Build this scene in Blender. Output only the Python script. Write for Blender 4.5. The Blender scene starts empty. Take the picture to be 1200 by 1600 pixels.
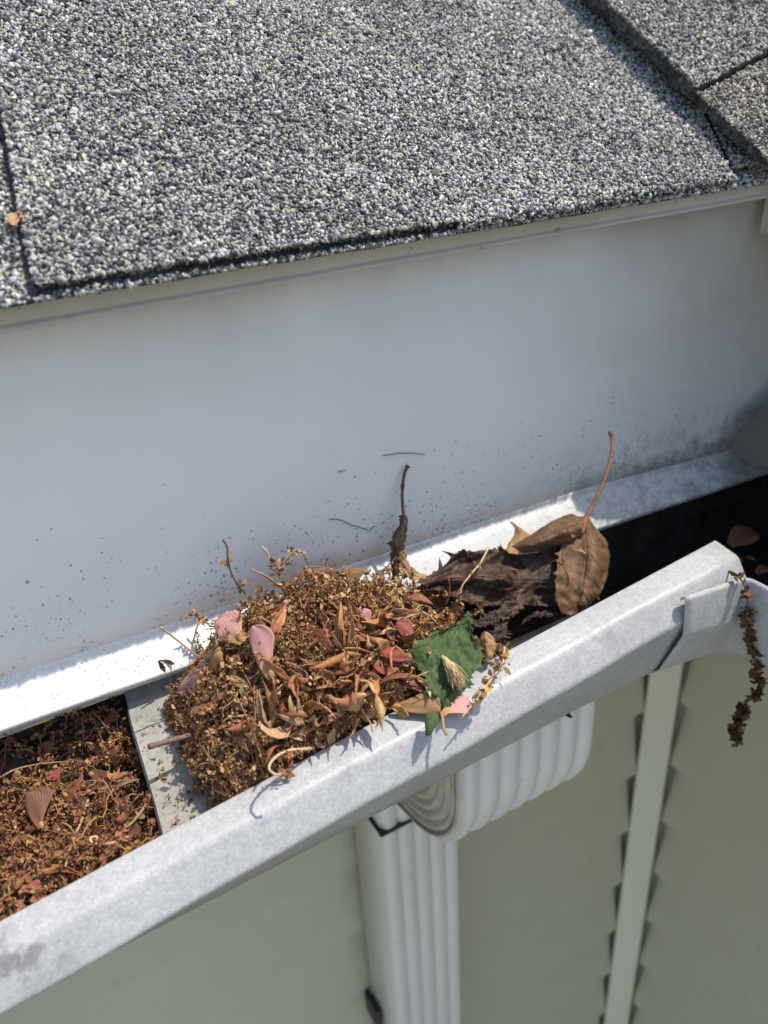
import bpy, math, random
import numpy as np
from mathutils import Matrix, Vector

random.seed(7)
rng = np.random.default_rng(7)
S = 0.72            # design units -> metres
Z0 = 2.60           # camera height above the ground in metres
scene = bpy.context.scene
COL = scene.collection

# ------------------------------------------------------------------ camera
F = 1200.0          # focal length in pixels of a 1200 x 1600 frame
nrm = lambda v: np.asarray(v, float) / np.linalg.norm(v)
_D = nrm([147, 2320, F])
_X = np.array([2500, -800, F]); _X = nrm(_X - _D * _X.dot(_D))
_Y = np.cross(_X, _D)
R = np.array([_X, _Y, -_D])          # photo axes -> place axes (x along eave, y into house, z up)
cam_d = bpy.data.cameras.new('camera')
cam = bpy.data.objects.new('camera', cam_d); COL.objects.link(cam)
cam_d.sensor_fit = 'VERTICAL'; cam_d.sensor_height = 36; cam_d.lens = 27.0
cam_d.clip_start = 0.01; cam_d.clip_end = 500
right, down, fwd = R @ [1, 0, 0], R @ [0, 1, 0], R @ [0, 0, 1]
m = Matrix(((right[0], -down[0], -fwd[0], 0), (right[1], -down[1], -fwd[1], 0),
            (right[2], -down[2], -fwd[2], Z0), (0, 0, 0, 1)))
cam.matrix_world = m
cam_d.dof.use_dof = True
cam_d.dof.focus_distance = 0.46 * S
cam_d.dof.aperture_fstop = 8.5
scene.camera = cam

# ------------------------------------------------------------------ sky, sun, exposure
SUN = nrm([0.46, -0.16, 1.0])
elev = math.asin(SUN[2]); azim = math.atan2(SUN[0], SUN[1])
world = bpy.data.worlds.new('World'); scene.world = world; world.use_nodes = True
wn = world.node_tree
sky = wn.nodes.new('ShaderNodeTexSky'); sky.sky_type = 'NISHITA'; sky.sun_disc = False
sky.sun_elevation = elev; sky.sun_rotation = azim; sky.air_density = 1.0; sky.dust_density = 1.8
bg = wn.nodes['Background']; bg.inputs['Strength'].default_value = 0.15
wn.links.new(sky.outputs[0], bg.inputs['Color'])
sun_d = bpy.data.lights.new('sun', 'SUN'); sun_d.energy = 3.2; sun_d.angle = math.radians(0.53)
sun_d.color = (1.0, 0.945, 0.84)
sun = bpy.data.objects.new('sun', sun_d); COL.objects.link(sun)
sun.rotation_euler = Vector(SUN).to_track_quat('Z', 'Y').to_euler(); sun.location = (0, 0, 8)
vs = scene.view_settings
vs.view_transform = 'Standard'; vs.look = 'None'; vs.gamma = 1.0; vs.exposure = 0.45
vs.use_curve_mapping = False

# ------------------------------------------------------------------ rays (photo pixel -> place)
def ray(px, py): return R @ np.array([px - 600.0, py - 800.0, F])
def at_y(px, py, y): r = ray(px, py); return r * (y / r[1])
def at_z(px, py, z): r = ray(px, py); return r * (z / r[2])
def at_x(px, py, x): r = ray(px, py); return r * (x / r[0])
def at_pl(px, py, p0, n, lift=0.0):
    r = ray(px, py); n = nrm(n); return r * ((np.dot(p0, n) + lift) / np.dot(r, n))

# ------------------------------------------------------------------ mesh helpers
ORG = {}
def W(p): return np.asarray(p, float) * S + np.array([0, 0, Z0])
def tag(o, label=None, cat=None, group=None, kind=None):
    if label: o['label'] = label
    if cat: o['category'] = cat
    if group: o['group'] = group
    if kind: o['kind'] = kind
    return o
def thing(name, label, cat, base, group=None):
    o = bpy.data.objects.new(name, None); COL.objects.link(o)
    o.empty_display_size = 0.02
    w = W(base); o.location = w; ORG[o.name] = w
    return tag(o, label, cat, group)
def mesh(name, verts, faces, mat, parent=None, smooth=False, cols=None, solid=0.0, uv=None):
    """one mesh object; verts in design units"""
    w = W(verts)
    lo, hi = w.min(0), w.max(0)
    org = np.array([(lo[0] + hi[0]) / 2, (lo[1] + hi[1]) / 2, lo[2]])
    me = bpy.data.meshes.new(name)
    v = (w - org)
    if isinstance(faces, np.ndarray):
        k = faces.shape[1]
        me.vertices.add(len(v)); me.vertices.foreach_set('co', v.astype(np.float32).ravel())
        me.loops.add(faces.size); me.loops.foreach_set('vertex_index', faces.astype(np.int32).ravel())
        me.polygons.add(len(faces))
        me.polygons.foreach_set('loop_start', np.arange(0, faces.size, k, dtype=np.int32))
        me.polygons.foreach_set('loop_total', np.full(len(faces), k, dtype=np.int32))
        me.update(calc_edges=True)
    else:
        me.from_pydata([tuple(a) for a in v], [], faces); me.update()
    if smooth:
        me.polygons.foreach_set('use_smooth', np.ones(len(me.polygons), bool))
    if cols is not None:
        a = me.color_attributes.new('Col', 'FLOAT_COLOR', 'POINT')
        c = np.ones((len(v), 4), np.float32); c[:, :3] = cols
        a.data.foreach_set('color', c.ravel())
    if uv is not None:
        a = me.attributes.new('leafuv', 'FLOAT_VECTOR', 'POINT')
        c = np.zeros((len(v), 3), np.float32); c[:, :2] = uv
        a.data.foreach_set('vector', c.ravel())
    me.materials.append(mat)
    o = bpy.data.objects.new(name, me); COL.objects.link(o)
    ORG[o.name] = org
    if parent is not None:
        o.parent = parent; o.location = org - ORG[parent.name]
    else:
        o.location = org
    if solid:
        md = o.modifiers.new('thickness', 'SOLIDIFY'); md.thickness = solid * S; md.offset = 0
    return o
def fillet(pts, r, n=4):
    """round the corners of a 2-D polyline"""
    pts = [np.asarray(p, float) for p in pts]; out = [pts[0]]
    for i in range(1, len(pts) - 1):
        a, b, c = pts[i - 1], pts[i], pts[i + 1]
        rr = r[i] if isinstance(r, (list, tuple)) else r
        d = min(rr, np.linalg.norm(a - b) * .45, np.linalg.norm(c - b) * .45)
        p, q = b + nrm(a - b) * d, b + nrm(c - b) * d
        for k in range(n + 1):
            t = k / n; out.append((1 - t) ** 2 * p + 2 * t * (1 - t) * b + t * t * q)
    out.append(pts[-1]); return np.array(out)
def loft(rows, closed=False):
    """rows: (n, m, 3) -> verts, quads"""
    rows = np.asarray(rows, float); n, k = rows.shape[:2]
    f = []
    for i in range(n - 1):
        for j in range(k if closed else k - 1):
            j2 = (j + 1) % k
            f.append((i * k + j, i * k + j2, (i + 1) * k + j2, (i + 1) * k + j))
    return rows.reshape(-1, 3), f
def box(lo, hi):
    x0, y0, z0 = lo; x1, y1, z1 = hi
    v = [(x0, y0, z0), (x1, y0, z0), (x1, y1, z0), (x0, y1, z0), (x0, y0, z1), (x1, y0, z1), (x1, y1, z1), (x0, y1, z1)]
    f = [(3, 2, 1, 0), (4, 5, 6, 7), (0, 1, 5, 4), (1, 2, 6, 5), (2, 3, 7, 6), (3, 0, 4, 7)]
    return np.array(v, float), f
def prism_x(prof, x0, x1, close=True):
    """extrude a y-z polygon along x"""
    n = len(prof)
    v = [(x0, p[0], p[1]) for p in prof] + [(x1, p[0], p[1]) for p in prof]
    f = [(i, (i + 1) % n, n + (i + 1) % n, n + i) for i in range(n)]
    f += [tuple(range(n))[::-1], tuple(range(n, 2 * n))]
    return np.array(v, float), f
def prism_y(prof, y0, y1):
    n = len(prof)
    v = [(p[0], y0, p[1]) for p in prof] + [(p[0], y1, p[1]) for p in prof]
    f = [(i, (i + 1) % n, n + (i + 1) % n, n + i) for i in range(n)]
    f += [tuple(range(n))[::-1], tuple(range(n, 2 * n))]
    return np.array(v, float), f
def smooth_path(pts, n=40):
    pts = np.asarray(pts, float); k = len(pts)
    p = np.vstack([2 * pts[0] - pts[1], pts, 2 * pts[-1] - pts[-2]])
    out = []
    for s in np.linspace(0, k - 1 - 1e-6, n):
        i = int(s); t = s - i
        a, b, c, d = p[i], p[i + 1], p[i + 2], p[i + 3]
        out.append(.5 * (2 * b + (c - a) * t + (2 * a - 5 * b + 4 * c - d) * t * t + (3 * b - a - 3 * c + d) * t ** 3))
    return np.array(out)
def tube(path, rad, sides=6):
    path = np.asarray(path, float); n = len(path)
    rad = np.broadcast_to(np.asarray(rad, float), (n,))
    tan = np.gradient(path, axis=0); tan /= np.linalg.norm(tan, axis=1)[:, None] + 1e-12
    ref = np.array([.3, .2, .93]); rows = []
    for i in range(n):
        a = np.cross(tan[i], ref); a = nrm(a) if np.linalg.norm(a) > 1e-6 else np.array([1., 0, 0])
        b = np.cross(tan[i], a)
        ang = np.arange(sides) * 2 * math.pi / sides
        rows.append(path[i] + rad[i] * (np.cos(ang)[:, None] * a + np.sin(ang)[:, None] * b))
    v, f = loft(rows, True)
    f.append(tuple(range(sides))[::-1]); f.append(tuple(range((n - 1) * sides, n * sides)))
    return v, f
def vnoise(p, seed=0):
    """cheap smooth value noise on (n,k) points"""
    p = np.asarray(p, float); out = np.zeros(len(p)); r = np.random.default_rng(seed)
    for o in range(5):
        d = r.normal(size=(p.shape[1],)); d2 = r.normal(size=(p.shape[1],))
        out += np.sin(p @ d * (1 + .5 * o) + r.uniform(0, 6)) * np.cos(p @ d2 * (1 + .4 * o) + r.uniform(0, 6))
    return out / 2.5
def rand_rot(n, r=rng):
    q = r.normal(size=(n, 4)); q /= np.linalg.norm(q, axis=1)[:, None]
    w, x, y, z = q.T
    return np.stack([np.stack([1 - 2 * (y * y + z * z), 2 * (x * y - z * w), 2 * (x * z + y * w)], 1),
                     np.stack([2 * (x * y + z * w), 1 - 2 * (x * x + z * z), 2 * (y * z - x * w)], 1),
                     np.stack([2 * (x * z - y * w), 2 * (y * z + x * w), 1 - 2 * (x * x + y * y)], 1)], 1)
def patch(rows, nu=28, nv=20):
    """Catmull-Rom surface through rows of control points -> grid (nu, nv, 3) and uv"""
    rows = np.asarray(rows, float)
    a = np.array([smooth_path(r, nv) for r in rows])
    g = np.array([smooth_path(a[:, j], nu) for j in range(nv)]).transpose(1, 0, 2)
    u, v = np.meshgrid(np.linspace(0, 1, nu), np.linspace(0, 1, nv), indexing='ij')
    return g, np.stack([u.ravel(), v.ravel()], 1)

# ------------------------------------------------------------------ materials
def base_mat(name, color, rough=.6, metal=0.0, spec=.5):
    mt = bpy.data.materials.new(name); mt.use_nodes = True
    b = mt.node_tree.nodes['Principled BSDF']
    b.inputs['Base Color'].default_value = (*color, 1); b.inputs['Roughness'].default_value = rough
    b.inputs['Metallic'].default_value = metal; b.inputs['Specular IOR Level'].default_value = spec
    return mt, mt.node_tree, b
class NB:
    """small node-building helper"""
    def __init__(s, nt): s.nt = nt; s.co = nt.nodes.new('ShaderNodeTexCoord')
    def n(s, t, **k):
        nd = s.nt.nodes.new(t)
        for a, v in k.items(): setattr(nd, a, v)
        return nd
    def link(s, a, b): s.nt.links.new(a, b)
    def noise(s, scale, detail=4, rough=.6, vec=None, dist=0.0, stretch=None):
        nd = s.n('ShaderNodeTexNoise'); nd.inputs['Scale'].default_value = scale
        nd.inputs['Detail'].default_value = detail; nd.inputs['Roughness'].default_value = rough
        nd.inputs['Distortion'].default_value = dist
        v = vec or s.co.outputs['Object']
        if stretch:
            mp = s.n('ShaderNodeMapping'); mp.inputs['Scale'].default_value = stretch
            s.link(v, mp.inputs['Vector']); v = mp.outputs[0]
        s.link(v, nd.inputs['Vector']); return nd.outputs['Fac']
    def vor(s, scale, feat='F1', out='Distance', rand=1.0):
        nd = s.n('ShaderNodeTexVoronoi', feature=feat); nd.inputs['Scale'].default_value = scale
        nd.inputs['Randomness'].default_value = rand
        s.link(s.co.outputs['Object'], nd.inputs['Vector']); return nd.outputs[out]
    def ramp(s, fac, stops, interp='LINEAR'):
        nd = s.n('ShaderNodeValToRGB'); nd.color_ramp.interpolation = interp
        e = nd.color_ramp.elements
        while len(e) < len(stops): e.new(.5)
        for q, (p, c) in zip(e, stops):
            q.position = p; q.color = (*c, 1) if len(c) == 3 else c
        s.link(fac, nd.inputs['Fac']); return nd.outputs['Color']
    def mix(s, fac, a, b, mode='MIX'):
        nd = s.n('ShaderNodeMix', data_type='RGBA', blend_type=mode)
        for sock, v in ((nd.inputs['Factor'], fac), (nd.inputs['A'], a), (nd.inputs['B'], b)):
            if isinstance(v, (int, float)): sock.default_value = v
            elif isinstance(v, tuple): sock.default_value = (*v, 1)
            else: s.link(v, sock)
        return nd.outputs['Result']
    def math(s, op, a, b=0.0, clamp=False):
        nd = s.n('ShaderNodeMath', operation=op, use_clamp=clamp)
        for sock, v in ((nd.inputs[0], a), (nd.inputs[1], b)):
            if isinstance(v, (int, float)): sock.default_value = v
            else: s.link(v, sock)
        return nd.outputs[0]
    def mapr(s, v, a, b, c=0.0, d=1.0):
        nd = s.n('ShaderNodeMapRange'); s.link(v, nd.inputs['Value'])
        for k, q in (('From Min', a), ('From Max', b), ('To Min', c), ('To Max', d)): nd.inputs[k].default_value = q
        return nd.outputs['Result']
    def bump(s, h, strength=.3, dist=.002):
        nd = s.n('ShaderNodeBump'); nd.inputs['Strength'].default_value = strength
        nd.inputs['Distance'].default_value = dist; s.link(h, nd.inputs['Height']); return nd.outputs[0]
def G(v): return (v, v, v)

def attr_mat(name, rough=.75, spec=.3, trans=0.0, bumpscale=0, gain=1.0):
    mt, nt, b = base_mat(name, G(.5), rough, 0, spec); k = NB(nt)
    a = k.n('ShaderNodeAttribute', attribute_name='Col')
    c = a.outputs['Color']
    if bumpscale:
        nz = k.noise(bumpscale, 3)
        c = k.mix(1.0, c, k.ramp(nz, [(.25, G(.6)), (.75, G(1.3))]), 'MULTIPLY')
        k.link(k.bump(nz, .4, .0006), b.inputs['Normal'])
    k.link(c, b.inputs['Base Color'])
    if trans:
        t = k.n('ShaderNodeBsdfTranslucent'); k.link(c, t.inputs['Color'])
        ms = k.n('ShaderNodeMixShader'); ms.inputs[0].default_value = trans
        k.link(b.outputs[0], ms.inputs[1]); k.link(t.outputs[0], ms.inputs[2])
        k.link(ms.outputs[0], nt.nodes['Material Output'].inputs['Surface'])
    return mt
M = {}
M['granule'] = attr_mat('mineral granule', .65, .35)
M['flower'] = attr_mat('dry flower', .85, .15, .12)
M['scale'] = attr_mat('dry bud scale', .6, .35, .2, 900)

def asphalt():
    mt, nt, b = base_mat('asphalt shingle mat', G(.03), .8); k = NB(nt)
    c = k.ramp(k.vor(420, out='Color'), [(0, (.02, .02, .024)), (.5, (.05, .05, .055)), (1, (.16, .155, .14))])
    k.link(c, b.inputs['Base Color']); k.link(k.bump(k.vor(420), .6, .002), b.inputs['Normal']); return mt
M['asphalt'] = asphalt()
def far_shingle():
    mt, nt, b = base_mat('far shingle', G(.2), .8); k = NB(nt)
    c = k.ramp(k.vor(800, out='Color'), [(0, (.04, .04, .05)), (.35, (.16, .16, .165)), (.6, (.36, .355, .35)), (1, (.62, .60, .55))])
    k.link(c, b.inputs['Base Color']); k.link(k.bump(k.vor(800), .8, .002), b.inputs['Normal']); return mt
M['far_shingle'] = far_shingle()

def drip_paint():
    mt, nt, b = base_mat('weathered beige paint', (.5, .46, .4), .5); k = NB(nt)
    n1 = k.noise(18, 5); n2 = k.noise(160, 4, .7)
    c = k.ramp(n1, [(.3, (.50, .44, .35)), (.7, (.60, .54, .45))])
    c = k.mix(k.mapr(n2, .62, .75), c, (.2, .17, .13))
    k.link(c, b.inputs['Base Color']); k.link(k.bump(n2, .15, .0006), b.inputs['Normal']); return mt
M['drip'] = drip_paint()

def fascia_paint(lip=False):
    """white painted aluminium: dirt and painted shade under the eave, brown stain at the inside corner, mould dots near the fold"""
    mt, nt, b = base_mat('chalky white aluminium', (.78, .78, .77), .42); k = NB(nt)
    P = k.n('ShaderNodeSeparateXYZ'); g = k.n('ShaderNodeNewGeometry'); k.link(g.outputs['Position'], P.inputs[0])
    x, z = P.outputs['X'], P.outputs['Z']
    pos = g.outputs['Position']
    def nz(sc, d=4, r=.6, st=None):
        nd = k.n('ShaderNodeTexNoise'); nd.inputs['Scale'].default_value = sc; nd.inputs['Detail'].default_value = d
        nd.inputs['Roughness'].default_value = r; v = pos
        if st:
            mp = k.n('ShaderNodeMapping'); mp.inputs['Scale'].default_value = st; k.link(pos, mp.inputs[0]); v = mp.outputs[0]
        k.link(v, nd.inputs['Vector']); return nd.outputs['Fac']
    c = k.ramp(nz(9, 3), [(.3, (.80, .81, .805)), (.7, (.86, .86, .845))])
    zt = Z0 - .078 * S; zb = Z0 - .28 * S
    # dirt plus painted shade under the drip edge, brown stain towards the inside corner
    film_shade = k.mapr(z, zb + .055, zt, 0, 1)
    film_shade = k.math('POWER', film_shade, 1.6)
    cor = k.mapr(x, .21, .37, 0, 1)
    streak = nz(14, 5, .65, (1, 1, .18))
    f1 = k.math('MULTIPLY', film_shade, k.mapr(streak, .25, .7, .35, 1.0))
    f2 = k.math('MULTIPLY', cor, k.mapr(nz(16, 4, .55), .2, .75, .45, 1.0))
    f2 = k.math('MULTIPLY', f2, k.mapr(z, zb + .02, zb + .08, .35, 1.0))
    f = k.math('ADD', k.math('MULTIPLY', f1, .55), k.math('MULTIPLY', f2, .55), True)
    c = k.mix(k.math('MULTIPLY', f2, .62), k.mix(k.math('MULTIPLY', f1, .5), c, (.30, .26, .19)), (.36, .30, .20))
    # mould specks: denser towards the fold
    near = k.mapr(z, zb + .085, zb + .004, 0, 1)
    for sc, th0, th1, seed in ((620, .20, .42, 0), (380, .16, .36, 2), (190, .05, .17, 3)):
        vd = k.n('ShaderNodeTexVoronoi'); vd.inputs['Scale'].default_value = sc; k.link(pos, vd.inputs['Vector'])
        sel = k.n('ShaderNodeSeparateColor'); k.link(vd.outputs['Color'], sel.inputs[0])
        pick = k.math('LESS_THAN', sel.outputs[0], k.math('MULTIPLY', k.math('POWER', near, 4.0), (.65 if seed < 3 else .25) * (.35 if lip else 1.0)))
        clump = k.mapr(nz(30 + seed * 6, 4), .44, .60)
        dot = k.math('SUBTRACT', 1.0, k.mapr(vd.outputs['Distance'], th0, th1))
        dd = k.math('MULTIPLY', k.math('MULTIPLY', dot, pick), clump)
        c = k.mix(k.math('MULTIPLY', dd, .75), c, (.10, .105, .10))
    # grime band at the fold near the corner
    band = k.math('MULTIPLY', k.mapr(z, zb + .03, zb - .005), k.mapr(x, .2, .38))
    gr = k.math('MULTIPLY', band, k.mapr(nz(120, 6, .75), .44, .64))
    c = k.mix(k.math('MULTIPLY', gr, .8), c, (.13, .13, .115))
    vd = k.n('ShaderNodeTexVoronoi'); vd.inputs['Scale'].default_value = 38; k.link(pos, vd.inputs['Vector'])
    sel = k.n('ShaderNodeSeparateColor'); k.link(vd.outputs['Color'], sel.inputs[0])
    sp = k.math('MULTIPLY', k.math('LESS_THAN', vd.outputs['Distance'], .035), k.math('LESS_THAN', sel.outputs[1], .35))
    c = k.mix(k.math('MULTIPLY', sp, .8), c, (.06, .055, .05))
    if lip:
        fs = k.ramp(nz(900, 3, .7), [(.34, (.72, .72, .71)), (.5, (.90, .90, .89)), (.7, (.96, .96, .95))])
        c = k.mix(1.0, k.mix(.25, c, (.74, .74, .73)), fs, 'MULTIPLY')
    k.link(c, b.inputs['Base Color'])
    k.link(k.bump(nz(6, 2), .25, .01), b.inputs['Normal']); return mt
M['fascia'] = fascia_paint(); M['lip'] = fascia_paint(True)

def gutter_metal():
    mt, nt, b = base_mat('oxidised aluminium', G(.45), .42, .0, .45); k = NB(nt)
    n1 = k.noise(30, 6, .65); n2 = k.noise(700, 3, .75); n3 = k.noise(95, 5, .7); n4 = k.noise(14, 5, .65); n5 = k.noise(240, 4, .7)
    c = k.ramp(n1, [(.3, (.385, .388, .39)), (.7, (.452, .455, .458))])
    c = k.mix(1.0, c, k.ramp(n2, [(.32, G(.84)), (.68, G(1.14))]), 'MULTIPLY')
    c = k.mix(1.0, c, k.ramp(n5, [(.3, G(.90)), (.7, G(1.08))]), 'MULTIPLY')
    c = k.mix(k.mapr(n3, .62, .70, 0, .35), c, (.33, .34, .36))
    c = k.mix(k.math('MULTIPLY', k.mapr(n4, .60, .70, 0, .6), k.mapr(n5, .42, .58)), c, (.25, .25, .25))
    g = k.n('ShaderNodeNewGeometry')
    for (q, rad, st) in STAINS:      # smudges and scuffs with a place of their own
        d = k.n('ShaderNodeVectorMath', operation='DISTANCE'); d.inputs[1].default_value = tuple(q); k.link(g.outputs['Position'], d.inputs[0])
        mk = k.math('MULTIPLY', k.mapr(d.outputs['Value'], rad, rad * .2), k.mapr(n3, .46, .58))
        c = k.mix(k.math('MULTIPLY', mk, st), c, (.16, .155, .145))
    k.link(c, b.inputs['Base Color'])
    k.link(k.mapr(n1, .3, .7, .36, .52), b.inputs['Roughness'])
    k.link(k.bump(k.math('ADD', n2, k.math('MULTIPLY', n1, 2.0)), .10, .0010), b.inputs['Normal']); return mt
STAINS = [(W(at_z(14, 1512, -.318)), .016, .75), (W(at_z(85, 1480, -.318)), .011, .6), (W(at_z(552, 1203, -.306)), .006, .8), (W(at_z(955, 985, -.295)), .02, .35), (W(at_z(650, 1385, -.34)), .008, .4)]
M['gutter'] = gutter_metal()
def strap_metal():
    mt, nt, b = base_mat('dirty zinc strap', G(.5), .7); k = NB(nt)
    n1 = k.noise(60, 6, .7); n2 = k.noise(380, 4, .7)
    c = k.ramp(n1, [(.3, (.25, .24, .21)), (.7, (.40, .39, .35))])
    c = k.mix(k.mapr(n2, .52, .68, 0, .7), c, (.14, .12, .09))
    k.link(c, b.inputs['Base Color']); k.link(k.bump(n2, .3, .0008), b.inputs['Normal']); return mt
M['strap'] = strap_metal()
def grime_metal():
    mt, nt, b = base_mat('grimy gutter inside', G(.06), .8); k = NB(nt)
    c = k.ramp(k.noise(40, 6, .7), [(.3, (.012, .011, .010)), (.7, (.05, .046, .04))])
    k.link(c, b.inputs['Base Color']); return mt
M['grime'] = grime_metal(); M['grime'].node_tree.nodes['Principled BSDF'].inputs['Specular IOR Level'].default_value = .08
def vinyl(name, a, b2, rough=.45):
    mt, nt, b = base_mat(name, a, rough); k = NB(nt)
    n1 = k.noise(5, 5, .6); n2 = k.noise(60, 5, .7)
    c = k.mix(k.mapr(n1, .3, .7), a, b2)
    c = k.mix(k.mapr(n2, .6, .78, 0, .35), c, tuple(q * .45 for q in a))
    k.link(c, b.inputs['Base Color']); k.link(k.bump(n2, .08, .001), b.inputs['Normal']); return mt
M['siding'] = vinyl('sage vinyl siding', (.52, .505, .37), (.58, .565, .425))
M['trim'] = vinyl('pale sage corner trim', (.80, .785, .64), (.84, .825, .69))
M['spout'] = vinyl('white downspout enamel', (.74, .73, .68), (.80, .79, .75), .3)
M['dark'] = vinyl('dark recess', (.03, .03, .027), (.04, .04, .035), .9)
M['backing'] = vinyl('shaded sheathing', (.46, .45, .33), (.52, .51, .38), .9)
M['rubber'] = vinyl('black sealant', (.02, .02, .02), (.03, .03, .03), .6)
M['dull'] = vinyl('stained dull metal', (.15, .14, .12), (.21, .20, .17), .8)
M['soffit'] = vinyl('soffit board', (.5, .49, .43), (.55, .54, .48), .7)
def soil():
    mt, nt, b = base_mat('packed leaf mould', (.06, .04, .028), .95); k = NB(nt)
    c = k.ramp(k.noise(160, 5, .7), [(.3, (.035, .022, .015)), (.7, (.14, .085, .045))])
    k.link(c, b.inputs['Base Color']); k.link(k.bump(k.noise(260, 4), .8, .004), b.inputs['Normal']); return mt
M['soil'] = soil()
def twig(name, a, b2):
    mt, nt, b = base_mat(name, a, .75); k = NB(nt)
    c = k.mix(k.mapr(k.noise(140, 5, .7), .3, .7), a, b2)
    k.link(c, b.inputs['Base Color']); k.link(k.bump(k.noise(500, 3), .4, .0005), b.inputs['Normal']); return mt
M['twig'] = twig('tan stem', (.42, .27, .14), (.26, .15, .07))
M['twig_dark'] = twig('dark brown stem', (.11, .07, .045), (.06, .04, .025))
M['twig_red'] = twig('reddish leaf stalk', (.30, .135, .07), (.13, .06, .035))
M['stick'] = twig('weathered stick bark', (.24, .155, .11), (.13, .08, .06))
M['straw'] = twig('pale straw', (.62, .46, .27), (.45, .30, .16))
def leaf_mat(name, stops, sc, vein=None, trans=.15, rough=.55, spots=None, spec=.4):
    mt, nt, b = base_mat(name, stops[0][1], rough, 0, spec); k = NB(nt)
    n1 = k.noise(sc, 6, .65); c = k.ramp(n1, stops)
    at = k.n('ShaderNodeAttribute', attribute_name='leafuv')
    sx = k.n('ShaderNodeSeparateXYZ'); k.link(at.outputs['Vector'], sx.inputs[0])
    u, v = sx.outputs['X'], sx.outputs['Y']
    dv = k.math('ABSOLUTE', k.math('SUBTRACT', v, .5))
    h = k.math('MULTIPLY', n1, 1.0)
    if vein:
        mid = k.math('SUBTRACT', 1.0, k.mapr(dv, 0.0, .022))
        side = k.math('FRACT', k.math('MULTIPLY', k.math('SUBTRACT', u, k.math('MULTIPLY', dv, .55)), 7.0))
        sv = k.math('SUBTRACT', 1.0, k.mapr(k.math('ABSOLUTE', k.math('SUBTRACT', side, .5)), 0.0, .09))
        vv = k.math('MAXIMUM', mid, k.math('MULTIPLY', sv, .4))
        c = k.mix(k.math('MULTIPLY', vv, .55), c, vein)
        h = k.math('ADD', k.math('MULTIPLY', vv, -.8), n1)
    if spots:
        c = k.mix(k.mapr(k.noise(sc * 5, 5, .75), spots[0], spots[0] + .1, 0, .85), c, spots[1])
    k.link(c, b.inputs['Base Color']); k.link(k.bump(k.math('ADD', h, k.math('MULTIPLY', k.noise(sc * 7, 4, .7), .6)), .6, .0012), b.inputs['Normal'])
    if trans:
        t = k.n('ShaderNodeBsdfTranslucent'); k.link(c, t.inputs['Color'])
        ms = k.n('ShaderNodeMixShader'); ms.inputs[0].default_value = trans
        k.link(b.outputs[0], ms.inputs[1]); k.link(t.outputs[0], ms.inputs[2])
        k.link(ms.outputs[0], nt.nodes['Material Output'].inputs['Surface'])
    return mt
M['leaf_green'] = leaf_mat('green leaf', [(.3, (.060, .100, .036)), (.55, (.10, .148, .058)), (.75, (.165, .205, .105))], 90, (.15, .20, .09), .15, .7, None, .2)
M['leaf_brown'] = leaf_mat('dead brown leaf', [(.3, (.095, .050, .026)), (.5, (.18, .100, .052)), (.7, (.28, .17, .095))], 75, (.08, .043, .023), .08, .55, (.56, (.028, .017, .011)), .3)
M['leaf_dark'] = leaf_mat('rotting dark leaf', [(.3, (.022, .013, .009)), (.5, (.055, .030, .018)), (.72, (.16, .092, .052))], 120, (.02, .012, .008), .03, .5, (.53, (.012, .009, .007)), .35)
M['leaf_tan'] = leaf_mat('tan dry leaf', [(.3, (.38, .22, .10)), (.55, (.50, .31, .15)), (.75, (.60, .40, .22))], 60, (.30, .17, .08), .25, .6)
M['leaf_rust'] = leaf_mat('rusty dry leaf', [(.3, (.15, .06, .03)), (.55, (.24, .10, .05)), (.75, (.33, .16, .08))], 60, (.12, .05, .03), .15, .6)
def samara_mat(name, tip, mid, root):
    mt, nt, b = base_mat(name, tip, .5, 0, .4); k = NB(nt)
    at = k.n('ShaderNodeAttribute', attribute_name='leafuv')
    sx = k.n('ShaderNodeSeparateXYZ'); k.link(at.outputs['Vector'], sx.inputs[0])
    u, v = sx.outputs['X'], sx.outputs['Y']
    nz = k.noise(70, 4)
    c = k.ramp(k.math('ADD', u, k.math('MULTIPLY', k.math('SUBTRACT', nz, .5), .5)), [(.08, root), (.38, mid), (.75, tip)])
    wv = k.math('SINE', k.math('MULTIPLY', k.math('ADD', v, k.math('MULTIPLY', k.math('MULTIPLY', u, v), -.55)), 105.0))
    c = k.mix(k.math('MULTIPLY', k.mapr(wv, .2, 1, 0, .34), k.mapr(nz, .3, .65)), c, tuple(q * .6 for q in mid))
    k.link(c, b.inputs['Base Color']); k.link(k.bump(wv, .16, .0004), b.inputs['Normal'])
    t = k.n('ShaderNodeBsdfTranslucent'); k.link(c, t.inputs['Color'])
    ms = k.n('ShaderNodeMixShader'); ms.inputs[0].default_value = .3
    k.link(b.outputs[0], ms.inputs[1]); k.link(t.outputs[0], ms.inputs[2])
    k.link(ms.outputs[0], nt.nodes['Material Output'].inputs['Surface']); return mt
M['sam_pink'] = samara_mat('pink samara wing', (.74, .40, .37), (.72, .42, .34), (.56, .31, .11))
M['sam_red'] = samara_mat('red samara wing', (.42, .115, .095), (.36, .10, .08), (.38, .17, .09))
M['sam_tan'] = samara_mat('tan samara wing', (.50, .30, .15), (.46, .26, .11), (.40, .20, .07))
M['sam_olive'] = samara_mat('olive samara wing', (.30, .21, .08), (.27, .18, .065), (.30, .19, .07))
M['sam_brown'] = samara_mat('brown samara wing', (.24, .10, .07), (.22, .09, .055), (.26, .13, .06))
M['nutlet'] = twig('samara nutlet', (.45, .26, .10), (.32, .17, .07))
def bounce_ground():
    mt, nt, b = base_mat('pale bounce ground', (.3, .28, .23), .95); k = NB(nt)
    c = k.ramp(k.noise(3, 8, .7), [(.3, (.27, .26, .20)), (.7, (.36, .34, .27))])
    k.link(c, b.inputs['Base Color']); return mt
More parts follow.
